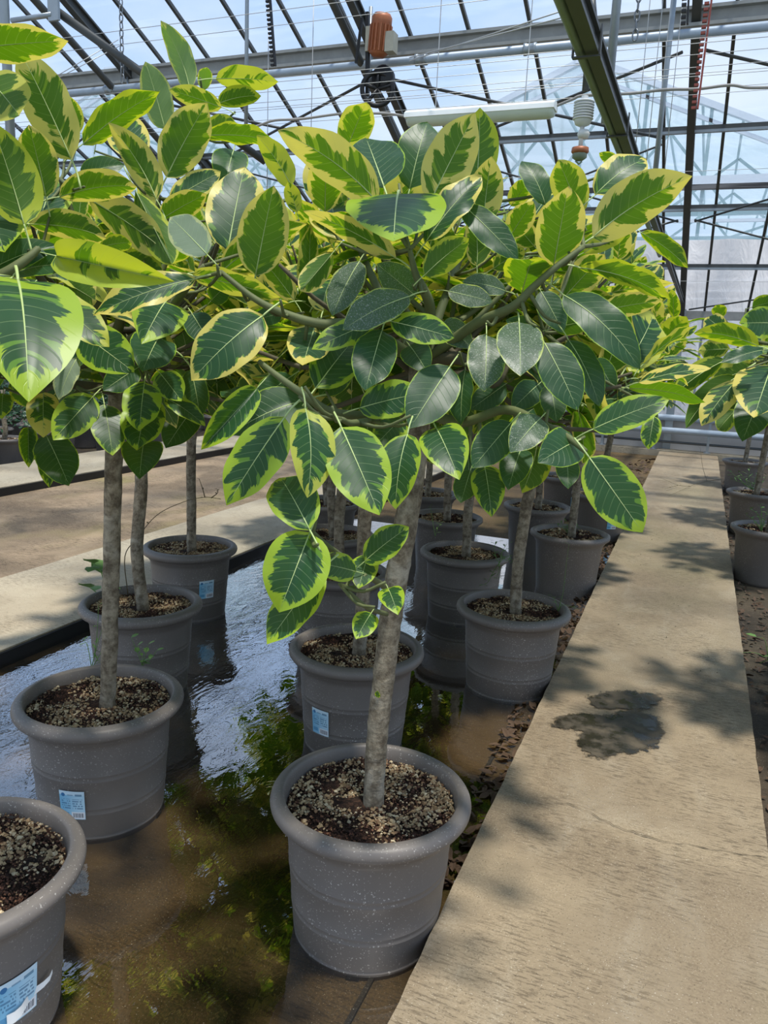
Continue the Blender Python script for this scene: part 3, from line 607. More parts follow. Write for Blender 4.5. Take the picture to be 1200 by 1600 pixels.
# ------------------------------------------------------------------ leaves
def leaf_mesh(ratio, arch, fold, twist, na=14, nc=4, wavy=.0, rib=True, skew=0.0):
    m = MB(); uvl = []
    def hw(v):
        q = max(0, 1-abs(2*v-1+skew*(1-abs(2*v-1)))**2.2)**(.60 if v < .5 else .60+.36*(2*v-1))
        return ratio/2*q*(1-.16*(v-.45))
    def pt(v, u):
        h = hw(v); x = u*h; z_ = arch*4*v*(1-v)+fold*abs(x)-.9*abs(x)**2*fold*1.4+wavy*math.sin(v*17+u*2)*abs(u)**2*.03
        z_ += twist*x*(v-.3); return (x, v, z_)
    for i in range(na+1):
        v = i/na; v = v if 0 < i < na else v
        for j in range(2*nc+1): u = j/nc-1; m.v.append(pt(v, u)); uvl.append((u*.5+.5, v))
    W = 2*nc+1
    for i in range(na):
        for j in range(2*nc): a = i*W+j; m.face((a, a+1, a+W+1, a+W))
    nblade = len(m.f); m.cur = 1
    if rib:
        pts = [pt(v, 0) for v in [.0+.93*k/9 for k in range(10)]]; m.tube([Vector(p) for p in pts], [.0095*(1-.85*k/9) for k in range(10)], 4)
        m.tube(spline([(0, -.27, -.075), (0, -.15, -.022), (0, -.05, 0), (0, .01, 0)], 2), [.0125, .0115, .0105, .010, .010, .0095, .0095], 5)
    else: m.tube([(0, -.25, -.06), (0, 0, 0), (0, .5, arch), (0, .9, arch*.36)], [.012, .010, .006, .002], 3)
    me = m.mesh('leaf', ['leaf', 'leaf_rib']); ul = me.uv_layers.new(name='UVMap'); nb_ = len(uvl)
    for lp_ in me.loops: vi = lp_.vertex_index; ul.data[lp_.index].uv = uvl[vi] if vi < nb_ else (.5, .5)
    return me
rnd = random.Random(11)
HI = [leaf_mesh(.56, a, f, tw, 16, 4, wv, True, sk) for a, f, tw, wv, sk in ((.04, .12, .0, .3, .05), (.08, .22, .15, .5, -.05), (.02, .08, -.2, .4, .0), (.10, .30, .1, .2, .08), (.06, .18, -.1, .8, -.08), (.05, .05, .2, .3, .03), (.12, .15, 0, .5, 0))]
FOLDED = [leaf_mesh(.56, .06, .75, .1, 16, 4, .4), leaf_mesh(.56, .10, .95, -.1, 16, 4, .3)]
LO = [leaf_mesh(.54, a, f, tw, 8, 2, 0, False, sk) for a, f, tw, sk in ((.06, .2, .1, 0), (.1, .35, -.1, .05), (.03, .1, .2, -.05), (.12, .25, 0, .03))]
def put_leaf(root, base, axis, normal, L, wscale, me, colr):
    y = axis.normalized(); z_ = (normal-y*normal.dot(y)).normalized(); x = y.cross(z_)
    o = bpy.data.objects.new('leaf', me); COL.objects.link(o); o.parent = root
    b = base-root.location; sx = L*wscale
    o.matrix_basis = Matrix(((x.x*sx, y.x*L, z_.x*L, b.x), (x.y*sx, y.y*L, z_.y*L, b.y), (x.z*sx, y.z*L, z_.z*L, b.z), (0, 0, 0, 1)))
    o.color = colr; return o
HAND = []        # (u, v, radius px, depth) of the placed leaves
CODES = {'y': (.22, .95, 0, 1), 'Y': (.42, .9, 0, 1), 'l': (.20, .12, 0, 1), 'L': (.29, .1, 0, 1), 'g': (.025, .05, .05, 1), 'd': (.05, .3, 1, 1), 'p': (.12, .6, 0, .35), 'B': (.85, .25, 0, 1), 'm': (.32, .5, 0, 1)}
def hand(root, spec, tips):
    for sp in spec:
        bu, bv, tu, tv, wpx, side, d, code = sp[:8]; opt = sp[8] if len(sp) > 8 else ''
        m_per = d/F_PX; lp_ = math.hypot(tu-bu, tv-bv)*m_per; wm = wpx*m_per; R = .56
        if 'f' in opt: tilt = .25; roll = 0.0; L = lp_/math.cos(tilt); ws = wm/(R*L)*1.25
        elif wm > R*lp_: L = min(wm/R, lp_*2.6); tilt = math.acos(max(.38, min(1, lp_/L))); L = lp_/math.cos(tilt); ws = wm/(R*L); roll = 0.12
        else:
            tilt = .22; L = lp_/math.cos(tilt); ws = max(.62, min(1, wm/(R*L)*1.15)); c = wm/(R*L*ws); roll = math.acos(max(.3, min(1, c)))
        far = 'a' in opt                       # tip away from the viewer
        dt = L*math.sin(tilt)*(1 if far else -1)
        base = D(bu, bv, d-dt*.5); tip = D(tu, tv, d+dt*.5); ax = tip-base; L = ax.length; a = ax.normalized()
        view = (CAM-(base+tip)/2).normalized(); n = (view-a*view.dot(a)).normalized(); sgn = 1 if side == 'T' else -1
        best = None
        for r in (roll, -roll):
            nn = (Matrix.Rotation(r, 3, a) @ n)*sgn
            if best is None or nn.z > best.z: best = nn
        if 'x' in opt:
            nn1 = (Matrix.Rotation(roll, 3, a) @ n)*sgn; best = (Matrix.Rotation(-roll, 3, a) @ n)*sgn if (nn1-best).length < .01 else nn1
        me = random.Random(int(bu*7+bv*3)).choice(FOLDED if 'f' in opt else HI)
        c = list(CODES[code]); q = random.Random(int(tu*5+tv)).uniform(.85, 1.15); c[0] *= q
        put_leaf(root, base, a, best, L, ws, me, c)
        tips.append((base-a*L*.25, d))
        for f in (.25, .5, .75): HAND.append((bu+(tu-bu)*f, bv+(tv-bv)*f, wpx*.5, d))
def branch(root, pts, r0, r1, mt='twig_bark', name='branch', n=5, sides=8):
    pts = spline(pts, n); k = len(pts); m = MB(); m.tube([Vector(p)-root.location for p in pts], [r0+(r1-r0)*i/(k-1) for i in range(k)], sides)
    link(name, m.mesh(name, mt), root); return pts
def trunk(root, pts, r0, r1, seed=0):
    pts = spline(pts, 9); k = len(pts); rnd = random.Random(seed); m = MB()
    m.tube([Vector(p)-root.location+Vector((rnd.uniform(-1, 1), rnd.uniform(-1, 1), 0))*.0012 for p in pts], [(r0+(r1-r0)*i/(k-1))*(1+.02*math.sin(i*.9+seed)+rnd.uniform(-.012, .012))*(1.12 if i == 0 else 1) for i in range(k)], 14)
    link('trunk', m.mesh('trunk', 'bark'), root); return pts
def nearest(pl, p):
    return min(pl, key=lambda q: (Vector(q)-p).length)
def skyline(u):
    P = [(-300, 30), (0, 60), (110, 110), (220, 150), (300, 150), (440, 215), (500, 240), (560, 235), (640, 210), (740, 215), (800, 275), (900, 275), (1000, 290), (1045, 400), (1075, 500), (1090, 500), (1200, 500), (1500, 430)]
    for (a, b), (c, d) in zip(P, P[1:]):
        if a <= u <= c: return b+(d-b)*(u-a)/(c-a)
    return 60
def floorline(u):
    P = [(-300, 720), (0, 660), (60, 740), (240, 735), (300, 640), (350, 690), (440, 640), (520, 700), (600, 770), (660, 790), (780, 800), (900, 755), (935, 690), (1000, 670), (1055, 640), (1090, 665), (1200, 660), (1500, 800)]
    for (a, b), (c, d) in zip(P, P[1:]):
        if a <= u <= c: return b+(d-b)*(u-a)/(c-a)
    return 700
def crown(root, fork, R, zlo, zhi, nshoot, seed, hi=False, maxleaf=200, big=1.0, guard=True, umax=None):
    """side shoots from the fork, each carrying spiralled leaves"""
    rnd = random.Random(seed); lines = []; n_l = 0; c0 = Vector(fork)
    for s in range(nshoot):
        az = s*2.39996+rnd.uniform(-.3, .3); f = (s+.5)/nshoot; el = math.radians(-22+105*f**.9+rnd.uniform(-9, 9))
        zc = (zlo+zhi)/2; dirv = Vector((math.cos(az)*math.cos(el), math.sin(az)*math.cos(el), math.sin(el)))
        end = Vector((c0.x, c0.y, zc))+Vector((dirv.x*R, dirv.y*R, dirv.z*(zhi-zlo)/2))*rnd.uniform(.78, .98)
        mid = c0.lerp(end, .55)+Vector((rnd.uniform(-.04, .04), rnd.uniform(-.04, .04), -.04)); start = c0+Vector((0, 0, rnd.uniform(-.08, .10)))
        u, v, dd = proj(end)
        ok_end = (not guard) or (skyline(u)-15 < v < floorline(u)+10)
        pl = None
        sd = (end-mid).normalized(); sd = (sd+Vector((0, 0, .45))).normalized(); nl = rnd.randint(8, 11); cand = []
        for k in range(nl):
            g = k/(nl-1); p = end-sd*(g*.20)*big if g < .7 else (end-sd*.14*big).lerp(mid, (g-.7)*1.2); az2 = k*2.39996+rnd.uniform(-.35, .35)+s
            x = sd.orthogonal().normalized(); y = sd.cross(x); rad = x*math.cos(az2)+y*math.sin(az2)
            ang = math.radians(24+66*g+rnd.uniform(-8, 8)); ax = sd*math.cos(ang)+rad*math.sin(ang); ax.z -= .15+.55*g*max(0, 1-f)+.2*g; ax.normalize()
            nrm = sd*.8+Vector((0, 0, .7))-rad*.1; L = rnd.uniform(.145, .215)*big*(1-.25*(g < .12)); cand.append((p+ax*L*.24, ax, nrm, L))
        used = False
        if umax is not None and max(proj(q)[0] for q in (start, mid, end)) > umax: continue
        for base, ax, nrm, L in cand:
            if n_l >= maxleaf: break
            bad = False
            if guard:
                for q in (base, base+ax*L*.5, base+ax*L):
                    u, v, dd = proj(q)
                    if dd < .6: bad = True; break
                    if -20 < u < 1220 and (v < skyline(u) or v > floorline(u)): bad = True; break
                    rr = L*.2*F_PX/dd
                    for hu, hv, hr, hd in HAND:
                        if dd < hd+.06 and abs(u-hu) < hr*.8+rr and abs(v-hv) < hr*.8+rr: bad = True; break
                    if bad: break
            if bad: continue
            k_ = rnd.random(); hz = base.z
            if hz > 1.45: c = (rnd.uniform(.2, .62), rnd.choice((.95, .85, .5, .2)), 0, 1)
            else: c = (rnd.uniform(.0, .2), rnd.choice((.05, .1, .3, .8)), rnd.choice((0, 0, .3)), 1)
            put_leaf(root, base, ax, nrm, L, rnd.uniform(.92, 1.1), rnd.choice(HI if hi else LO), c); n_l += 1; used = True
        if used: branch(root, [start, mid, mid.lerp(end, .6)+Vector((0, 0, -.01)), end], .008*big, .0035*big, 'old_branch' if f < .6 else 'twig_bark', 'branch', 3, 6)
    return n_l
GT = 'variegated ficus trees in grey pots'
# ------------------------------------------------------------------ front tree
front, pot1 = potted('potted_ficus', 'variegated ficus with a low leafy side shoot, in the unlabelled pot against the walkway', -.663, 1.68, GT)
YT = 1.70
tp = [Vector((-.655, 1.678, .35)), onY(588, 1170, 1.685), onY(597, 1080, 1.69), onY(608, 985, 1.70), onY(622, 890, 1.71), onY(637, 800, 1.72), onY(648, 720, 1.73), onY(655, 640, 1.73), onY(660, 570, 1.73)]
T1 = trunk(front, tp, .0265, .029, 1)
lines = []
def B(*pts, r0=.013, r1=.005, mt='twig_bark'):
    global lines
    lines += branch(front, [Vector(p) for p in pts], r0, r1, mt)
top = tp[-1]; low = tp[-2]
B(top, D(690, 545, 1.70), D(745, 505, 1.62), D(800, 480, 1.55), D(832, 450, 1.52), D(868, 418, 1.50), D(912, 385, 1.50), r0=.013)
B(top, D(600, 530, 1.68), D(545, 508, 1.62), D(500, 506, 1.60), D(450, 492, 1.60), D(400, 468, 1.62), D(345, 425, 1.62), r0=.016)
B(top, D(672, 490, 1.66), D(663, 455, 1.60), D(650, 430, 1.58), D(640, 390, 1.56), r0=.015)
B(low, D(590, 650, 1.65), D(520, 645, 1.55), D(480, 620, 1.50), D(440, 592, 1.50), D(405, 565, 1.52), r0=.013)
B(low, D(720, 660, 1.66), D(790, 640, 1.60), D(850, 665, 1.50), D(885, 682, 1.42), D(915, 705, 1.38), r0=.013)
B(top, D(720, 560, 1.66), D(770, 600, 1.70), D(800, 560, 1.72), D(850, 520, 1.70), r0=.016, mt='old_branch')
B(top, D(690, 480, 1.85), D(720, 400, 1.95), D(740, 320, 1.95), r0=.014)
B(top, D(600, 470, 1.85), D(560, 380, 1.90), D(545, 300, 1.95), r0=.014)
B(tp[-2], D(560, 660, 1.50), D(533, 655, 1.42), r0=.008, r1=.005)
B(onY(612, 925, 1.705), D(570, 895, 1.62), D(535, 870, 1.52), D(505, 848, 1.40), D(485, 828, 1.36), r0=.008, r1=.0045)
B(onY(606, 960, 1.70), D(575, 950, 1.60), D(545, 925, 1.50), D(530, 912, 1.45), r0=.006, r1=.003)
spec = [
 (540, 238, 572, 160, 66, 'U', 1.95, 'm'), (592, 318, 434, 204, 74, 'U', 1.60, 'Y'), (508, 332, 512, 248, 70, 'U', 1.78, 'y'),
 (600, 292, 572, 216, 76, 'T', 1.75, 'g', 'a'), (640, 296, 668, 191, 62, 'T', 1.92, 'g', 'a'), (672, 316, 743, 176, 86, 'U', 1.60, 'Y'),
 (745, 285, 750, 168, 66, 'U', 1.90, 'L'), (755, 350, 768, 244, 64, 'U', 1.75, 'Y'), (622, 303, 615, 378, 134, 'T', 1.50, 'L'),
 (620, 404, 474, 330, 40, 'U', 1.55, 'Y'), (664, 380, 753, 275, 46, 'T', 1.60, 'y', 'a'), (722, 319, 810, 406, 42, 'T', 1.60, 'g'),
 (745, 416, 736, 322, 46, 'U', 1.76, 'y'), (663, 430, 733, 372, 50, 'U', 1.54, 'l'), (562, 408, 519, 494, 46, 'T', 1.65, 'd'),
 (650, 463, 588, 412, 56, 'T', 1.76, 'd'), (640, 463, 535, 516, 52, 'T', 1.50, 'd'), (610, 502, 710, 528, 46, 'T', 1.50, 'l'),
 (584, 503, 487, 546, 42, 'T', 1.54, 'L'), (492, 511, 473, 571, 64, 'T', 1.62, 'y'), (411, 493, 299, 595, 84, 'T', 1.50, 'y'),
 (597, 516, 571, 611, 64, 'T', 1.50, 'g'), (493, 607, 550, 535, 70, 'T', 1.66, 'l', 'a'), (561, 638, 664, 614, 58, 'T', 1.52, 'l'),
 (703, 573, 640, 670, 72, 'T', 1.50, 'g'), (760, 523, 757, 612, 56, 'T', 1.52, 'd'), (811, 503, 813, 588, 66, 'T', 1.45, 'd'),
 (727, 578, 721, 665, 36, 'T', 1.64, 'g'), (681, 668, 718, 750, 72, 'T', 1.45, 'l'), (799, 660, 738, 732, 56, 'T', 1.50, 'g'),
 (628, 655, 582, 701, 48, 'T', 1.60, 'L'), (533, 667, 593, 805, 94, 'T', 1.32, 'L'), (637, 678, 618, 796, 64, 'T', 1.42, 'l'),
 (477, 638, 480, 778, 70, 'T', 1.32, 'm'), (445, 652, 354, 790, 80, 'T', 1.36, 'L'), (480, 625, 357, 680, 66, 'T', 1.60, 'g'),
 (402, 606, 314, 703, 38, 'T', 1.48, 'l', 'f'), (455, 588, 399, 628, 44, 'T', 1.66, 'g'), (484, 828, 438, 747, 74, 'T', 1.36, 'l', 'a'),
 (484, 832, 436, 957, 82, 'T', 1.33, 'L', 'f'), (503, 892, 417, 1007, 66, 'T', 1.34, 'l'), (556, 893, 487, 878, 46, 'T', 1.42, 'l'),
 (569, 878, 639, 823, 48, 'T', 1.45, 'l'), (575, 868, 560, 920, 46, 'T', 1.47, 'l'), (606, 919, 622, 961, 43, 'T', 1.38, 'L'), (580, 958, 556, 999, 42, 'T', 1.38, 'L'),
 (880, 461, 1000, 577, 60, 'T', 1.50, 'g'), (905, 418, 1048, 468, 34, 'U', 1.55, 'L'), (936, 487, 1034, 470, 40, 'U', 1.66, 'y'),
 (880, 466, 945, 397, 62, 'U', 1.76, 'y'), (926, 371, 1082, 275, 86, 'U', 1.50, 'Y'), (865, 416, 888, 291, 92, 'U', 1.50, 'y'),
 (907, 335, 872, 250, 62, 'U', 1.72, 'm'), (930, 305, 1010, 249, 48, 'T', 1.76, 'y', 'a'), (968, 258, 936, 239, 18, 'U', 1.8, 'l'),
 (852, 320, 815, 252, 36, 'T', 1.85, 'g', 'a'), (798, 322, 828, 280, 40, 'U', 1.9, 'm'), (795, 372, 833, 314, 50, 'U', 1.76, 'y'),
 (815, 459, 832, 404, 84, 'U', 1.55, 'l'), (1001, 363, 1075, 419, 28, 'U', 1.70, 'l'), (912, 395, 982, 364, 32, 'U', 1.76, 'B'),
 (850, 535, 902, 641, 62, 'T', 1.45, 'g'), (888, 531, 937, 636, 44, 'T', 1.52, 'g'), (865, 513, 926, 500, 40, 'U', 1.66, 'g'),
 (926, 671, 1046, 624, 54, 'T', 1.40, 'l'), (900, 690, 840, 724, 58, 'T', 1.40, 'g'), (920, 714, 1004, 832, 82, 'T', 1.36, 'l'),
 (845, 653, 797, 708, 50, 'T', 1.45, 'd'), (757, 728, 768, 808, 52, 'T', 1.58, 'l'), (815, 700, 794, 766, 48, 'T', 1.58, 'g'),
 (885, 718, 888, 764, 36, 'T', 1.58, 'g'), (735, 735, 720, 786, 38, 'T', 1.6, 'g'), (1022, 650, 1013, 702, 30, 'T', 1.70, 'L'),
 (842, 600, 800, 640, 40, 'T', 1.66, 'g'), (790, 600, 735, 640, 40, 'T', 1.72, 'g'), (700, 455, 770, 472, 34, 'T', 1.6, 'd'), (790, 455, 722, 440, 30, 'T', 1.66, 'd'),
 (845, 455, 880, 520, 40, 'T', 1.66, 'g'), (830, 520, 790, 500, 36, 'T', 1.7, 'g'), (690, 505, 740, 545, 40, 'T', 1.68, 'd'), (640, 540, 670, 585, 44, 'T', 1.68, 'g'),
 (540, 570, 500, 620, 46, 'T', 1.7, 'g'), (860, 600, 870, 660, 40, 'T', 1.6, 'g'), (930, 560, 960, 610, 34, 'T', 1.75, 'g'), (520, 395, 470, 455, 30, 'U', 1.6, 'y', 'f'),
 (460, 470, 400, 395, 40, 'U', 1.75, 'y'), (700, 410, 690, 345, 40, 'U', 1.8, 'L'), (835, 385, 800, 345, 40, 'U', 1.85, 'y'), (770, 420, 820, 390, 40, 'U', 1.8, 'm')]
# leaves on the long left branch of the front tree
spec += [(399, 431, 428, 290, 90, 'U', 1.66, 'y'), (324, 398, 266, 339, 50, 'T', 1.62, 'p', 'a'), (305, 436, 146, 493, 50, 'T', 1.60, 'y'), (345, 425, 480, 350, 44, 'U', 1.8, 'y'),
 (440, 490, 395, 500, 30, 'T', 1.72, 'g'), (300, 430, 440, 465, 36, 'U', 1.70, 'm')]
tips = []
hand(front, spec, tips)
# buds and twigs that carry the leaf stalks
for p, d in tips:
    q = nearest(lines, p)
    if .03 < (q-p).length < .45:
        mid = q.lerp(p, .5)+Vector((0, 0, -.015)); branch(front, [q, mid, p], .0045, .0028, 'twig_bark', 'twig', 3, 5)
put_leaf(front, onY(590, 1090, 1.662), Vector((.1, -.3, 1)), Vector((0, -1, .3)), .022, 1.2, HI[0], CODES['L'])
# ------------------------------------------------------------------ tree behind on the left (labelled pot, two weeds) and the one cut by the frame
left, pot2 = potted('potted_ficus', 'variegated ficus in the pot with an intact blue sticker facing out, weeds beside its trunk', -1.641, 1.80, GT)
P2T = [Vector((-1.613, 1.80, .35)), onY(172, 980, 1.80), onY(174, 880, 1.80), onY(176, 780, 1.80), onY(179, 690, 1.80), onY(183, 610, 1.80), onY(170, 555, 1.82)]
trunk(left, P2T, .024, .026, 2)
lines2 = []
for pts in ([P2T[-2], D(150, 560, 2.1), D(110, 500, 1.95), D(60, 430, 1.8), D(42, 400, 1.7)], [P2T[-1], D(200, 470, 2.1), D(240, 380, 2.05), D(248, 310, 2.02)], [P2T[-1], D(140, 420, 2.05), D(110, 330, 2.0), D(95, 280, 1.95)],
            [P2T[-1], D(230, 480, 2.3), D(290, 300, 2.3), D(318, 150, 2.3)], [P2T[-1], D(250, 500, 1.95), D(290, 450, 1.8), D(320, 415, 1.75)], [P2T[-2], D(215, 570, 2.1), D(265, 570, 2.05)], [P2T[-2], D(100, 600, 2.0), D(70, 610, 1.95)]):
    lines2 += branch(left, pts, .016, .006, 'old_branch' if pts[0] == P2T[-2] else 'twig_bark')
third, pot3 = potted('potted_ficus', 'variegated ficus in the pot whose blue sticker is torn with a white flap', -1.345, 1.04, GT)
spec3 = [(-60, 78, 107, 64, 52, 'U', 1.55, 'y'), (38, 352, -14, 188, 100, 'U', 1.45, 'L'), (-30, 300, 8, 394, 70, 'T', 1.5, 'l'), (28, 438, 45, 629, 146, 'T', 1.28, 'L'),
 (88, 400, 273, 440, 46, 'T', 1.50, 'B', 'f'), (-25, 428, 90, 384, 48, 'T', 1.55, 'g', 'a'), (22, 428, 153, 419, 36, 'T', 1.56, 'g'), (20, 432, -60, 560, 80, 'T', 1.4, 'l'), (-20, 120, 30, 180, 60, 'U', 1.6, 'm')]
tr3 = [Vector((-1.345, 1.04, .35)), Vector((-1.35, 1.04, .8)), Vector((-1.36, 1.04, 1.2)), Vector((-1.36, 1.05, 1.35))]
trunk(third, tr3, .028, .03, 5)
l3 = branch(third, [tr3[-1], D(-90, 520, 1.40), D(-30, 450, 1.42), D(15, 423, 1.42), D(45, 402, 1.43), D(60, 388, 1.44)], .014, .006) + branch(third, [tr3[-1], D(-140, 300, 1.45), D(-100, 180, 1.5), D(-75, 90, 1.52)], .014, .006)
tips = []; hand(third, spec3, tips)
for p, d in tips:
    q = nearest(l3, p)
    if .03 < (q-p).length < .4: branch(third, [q, q.lerp(p, .5)+Vector((0, 0, -.01)), p], .0045, .003, 'twig_bark', 'twig', 3, 5)
spec2 = [(112, 250, 29, 75, 84, 'U', 1.75, 'Y'), (72, 308, 45, 195, 74, 'U', 1.70, 'y'), (130, 225, 250, 143, 46, 'U', 1.95, 'l'), (92, 308, 214, 292, 44, 'U', 1.85, 'y'),
 (245, 313, 169, 191, 56, 'U', 1.95, 'Y'), (260, 277, 324, 160, 74, 'U', 1.98, 'y'), (297, 142, 251, 32, 44, 'U', 2.3, 'p'), (258, 202, 227, 96, 54, 'U', 2.28, 'p'), (318, 141, 323, 105, 28, 'U', 2.3, 'p'),
 (337, 123, 435, 128, 34, 'U', 2.2, 'B'), (340, 162, 408, 150, 30, 'U', 2.22, 'L'), (347, 168, 264, 140, 34, 'U', 2.15, 'm'), (322, 202, 372, 196, 34, 'U', 2.2, 'l'), (320, 212, 433, 222, 30, 'U', 2.1, 'l'),
 (456, 292, 401, 211, 44, 'U', 1.95, 'B'), (464, 332, 450, 284, 32, 'U', 1.9, 'B'), (356, 392, 382, 261, 80, 'T', 1.95, 'y', 'a'), (266, 314, 345, 268, 38, 'T', 2.02, 'y', 'a'), (252, 343, 323, 303, 42, 'U', 1.98, 'y'),
 (138, 310, 264, 398, 52, 'U', 1.95, 'Y'), (212, 298, 269, 413, 36, 'U', 1.92, 'l', 'f'), (45, 350, 166, 373, 40, 'U', 1.75, 'y'), (158, 386, 206, 380, 26, 'U', 1.8, 'l'), (118, 210, 108, 150, 40, 'U', 2.1, 'm'),
 (125, 275, 195, 258, 34, 'T', 2.05, 'g', 'a'), (215, 250, 185, 180, 50, 'T', 2.15, 'y', 'a'), (365, 235, 350, 300, 46, 'T', 2.2, 'g'), (150, 225, 160, 180, 40, 'U', 2.2, 'L'), (60, 450, 171, 542, 52, 'T', 1.66, 'm'), (259, 472, 221, 538, 80, 'T', 1.76, 'l'),
 (125, 520, 210, 582, 64, 'T', 1.80, 'l'), (248, 528, 222, 581, 66, 'T', 1.92, 'g'), (120, 560, 92, 625, 32, 'T', 1.8, 'p'), (146, 619, 83, 688, 62, 'T', 1.95, 'L'), (163, 632, 176, 712, 50, 'T', 1.98, 'l'),
 (226, 597, 218, 674, 56, 'T', 1.96, 'L'), (232, 622, 214, 704, 64, 'T', 2.02, 'l'), (226, 690, 218, 749, 60, 'T', 2.1, 'g'), (250, 583, 284, 627, 40, 'T', 2.0, 'l'), (216, 574, 161, 611, 46, 'T', 2.0, 'g'),
 (68, 612, 68, 684, 46, 'T', 2.0, 'Y'), (72, 680, 108, 759, 56, 'T', 2.05, 'g'), (72, 702, 77, 762, 22, 'T', 2.1, 'l', 'f'), (44, 668, 45, 731, 22, 'T', 2.1, 'l', 'f'), (258, 622, 321, 666, 28, 'T', 2.1, 'l'), (298, 578, 312, 652, 36, 'T', 2.15, 'g'),
 (5, 615, 3, 655, 30, 'T', 1.9, 'l'), (300, 490, 330, 540, 40, 'T', 2.0, 'g'), (330, 470, 360, 440, 34, 'T', 2.05, 'g'), (100, 440, 150, 470, 40, 'U', 1.9, 'y'), (190, 400, 260, 440, 40, 'U', 2.05, 'l'), (170, 440, 210, 410, 36, 'U', 2.05, 'y'),
 (265, 350, 240, 420, 40, 'T', 2.08, 'g'), (385, 330, 372, 400, 40, 'T', 2.1, 'g'), (340, 330, 310, 290, 40, 'U', 2.15, 'm'), (60, 560, 20, 610, 40, 'T', 1.9, 'l')]
tips = []; hand(left, spec2, tips)
for p, d in tips:
    q = nearest(lines2, p)
    if .03 < (q-p).length < .5: branch(left, [q, q.lerp(p, .5)+Vector((0, 0, -.015)), p], .0045, .003, 'twig_bark', 'twig', 3, 5)
# the far-side and inner foliage of these three
crown(front, tp[-1]+Vector((0, .1, 0)), .54, .98, 2.0, 60, 21, True, 195)
crown(left, P2T[-1]+Vector((0, .05, 0)), .57, .95, 2.15, 60, 22, True, 232)
crown(third, tr3[-1], .50, 1.05, 2.1, 22, 23, True, 120, umax=-40)
# ------------------------------------------------------------------ the other trees of the flooded bed
others = [  # x, y, trunk top x, trunk top y, sticker?, label
 (-1.10, 2.57, -1.08, 2.60, 'ficus in the stickered grey pot directly behind the unlabelled pot', True),
 (-.674, 3.35, -.63, 3.40, 'ficus in the second pot along the walkway edge of the flooded bed', True),
 (-2.12, 2.59, -2.13, 2.62, 'ficus in the grey pot with an arching dry weed and leafy sprout', True),
 (-2.51, 3.48, -2.50, 3.50, 'ficus in the grey pot beside the sunlit walkway of the flooded bed', True),
 (-1.147, 4.19, -1.14, 4.2, 'ficus in the grey pot with feathery weeds hanging over its rim', False),
 (-.687, 5.04, -.64, 5.05, 'ficus in the third pot along the walkway edge, small weed tuft in its soil', False),
 (-1.60, 3.47, -1.62, 3.5, 'ficus in the shaded pot in the middle of the flooded bed', False),
 (-1.536, 5.06, -1.53, 5.07, 'ficus in the middle-row pot behind the feathery weeds', False),
 (-1.98, 4.18, -2.0, 4.2, 'ficus in the pot second from the sunlit walkway, deep in the bed', False),
 (-1.06, 5.85, -1.04, 5.86, 'ficus in the pot diagonally behind the small weed tuft', False),
 (-.68, 6.72, -.66, 6.75, 'ficus in the fourth pot along the walkway edge, with a blue sticker', False),
 (-1.10, 7.50, -1.1, 7.5, 'ficus in the far pot with a blue sticker, one row in from the walkway', False),
 (-2.45, 5.05, -2.45, 5.05, 'ficus in the second pot along the sunlit walkway, behind the shaded pots', False),
 (-1.95, 5.85, -1.95, 5.85, 'ficus deep in the flooded bed behind the shaded middle pots', False)]
TREES = {}
for i, (x, y, tx, ty, lab, hi) in enumerate(others):
    r, pt_ = potted('potted_ficus', lab, x, y, GT, y < 4.5)
    rn = random.Random(40+i); h = 1.18+rn.uniform(-.06, .08)
    pts = [Vector((x+.01, y, .35)), Vector((x*.7+tx*.3+rn.uniform(-.015, .015), y, .62)), Vector((tx*.6+x*.4+rn.uniform(-.015, .015), ty, .9)), Vector((tx, ty, h))]
    trunk(r, pts, .026, .026, 60+i)
    n = crown(r, pts[-1], .54, 1.0+.02*(i % 3), 2.05, 40, 70+i, y < 3.6, 285)
    TREES[i] = (r, pt_, pts)
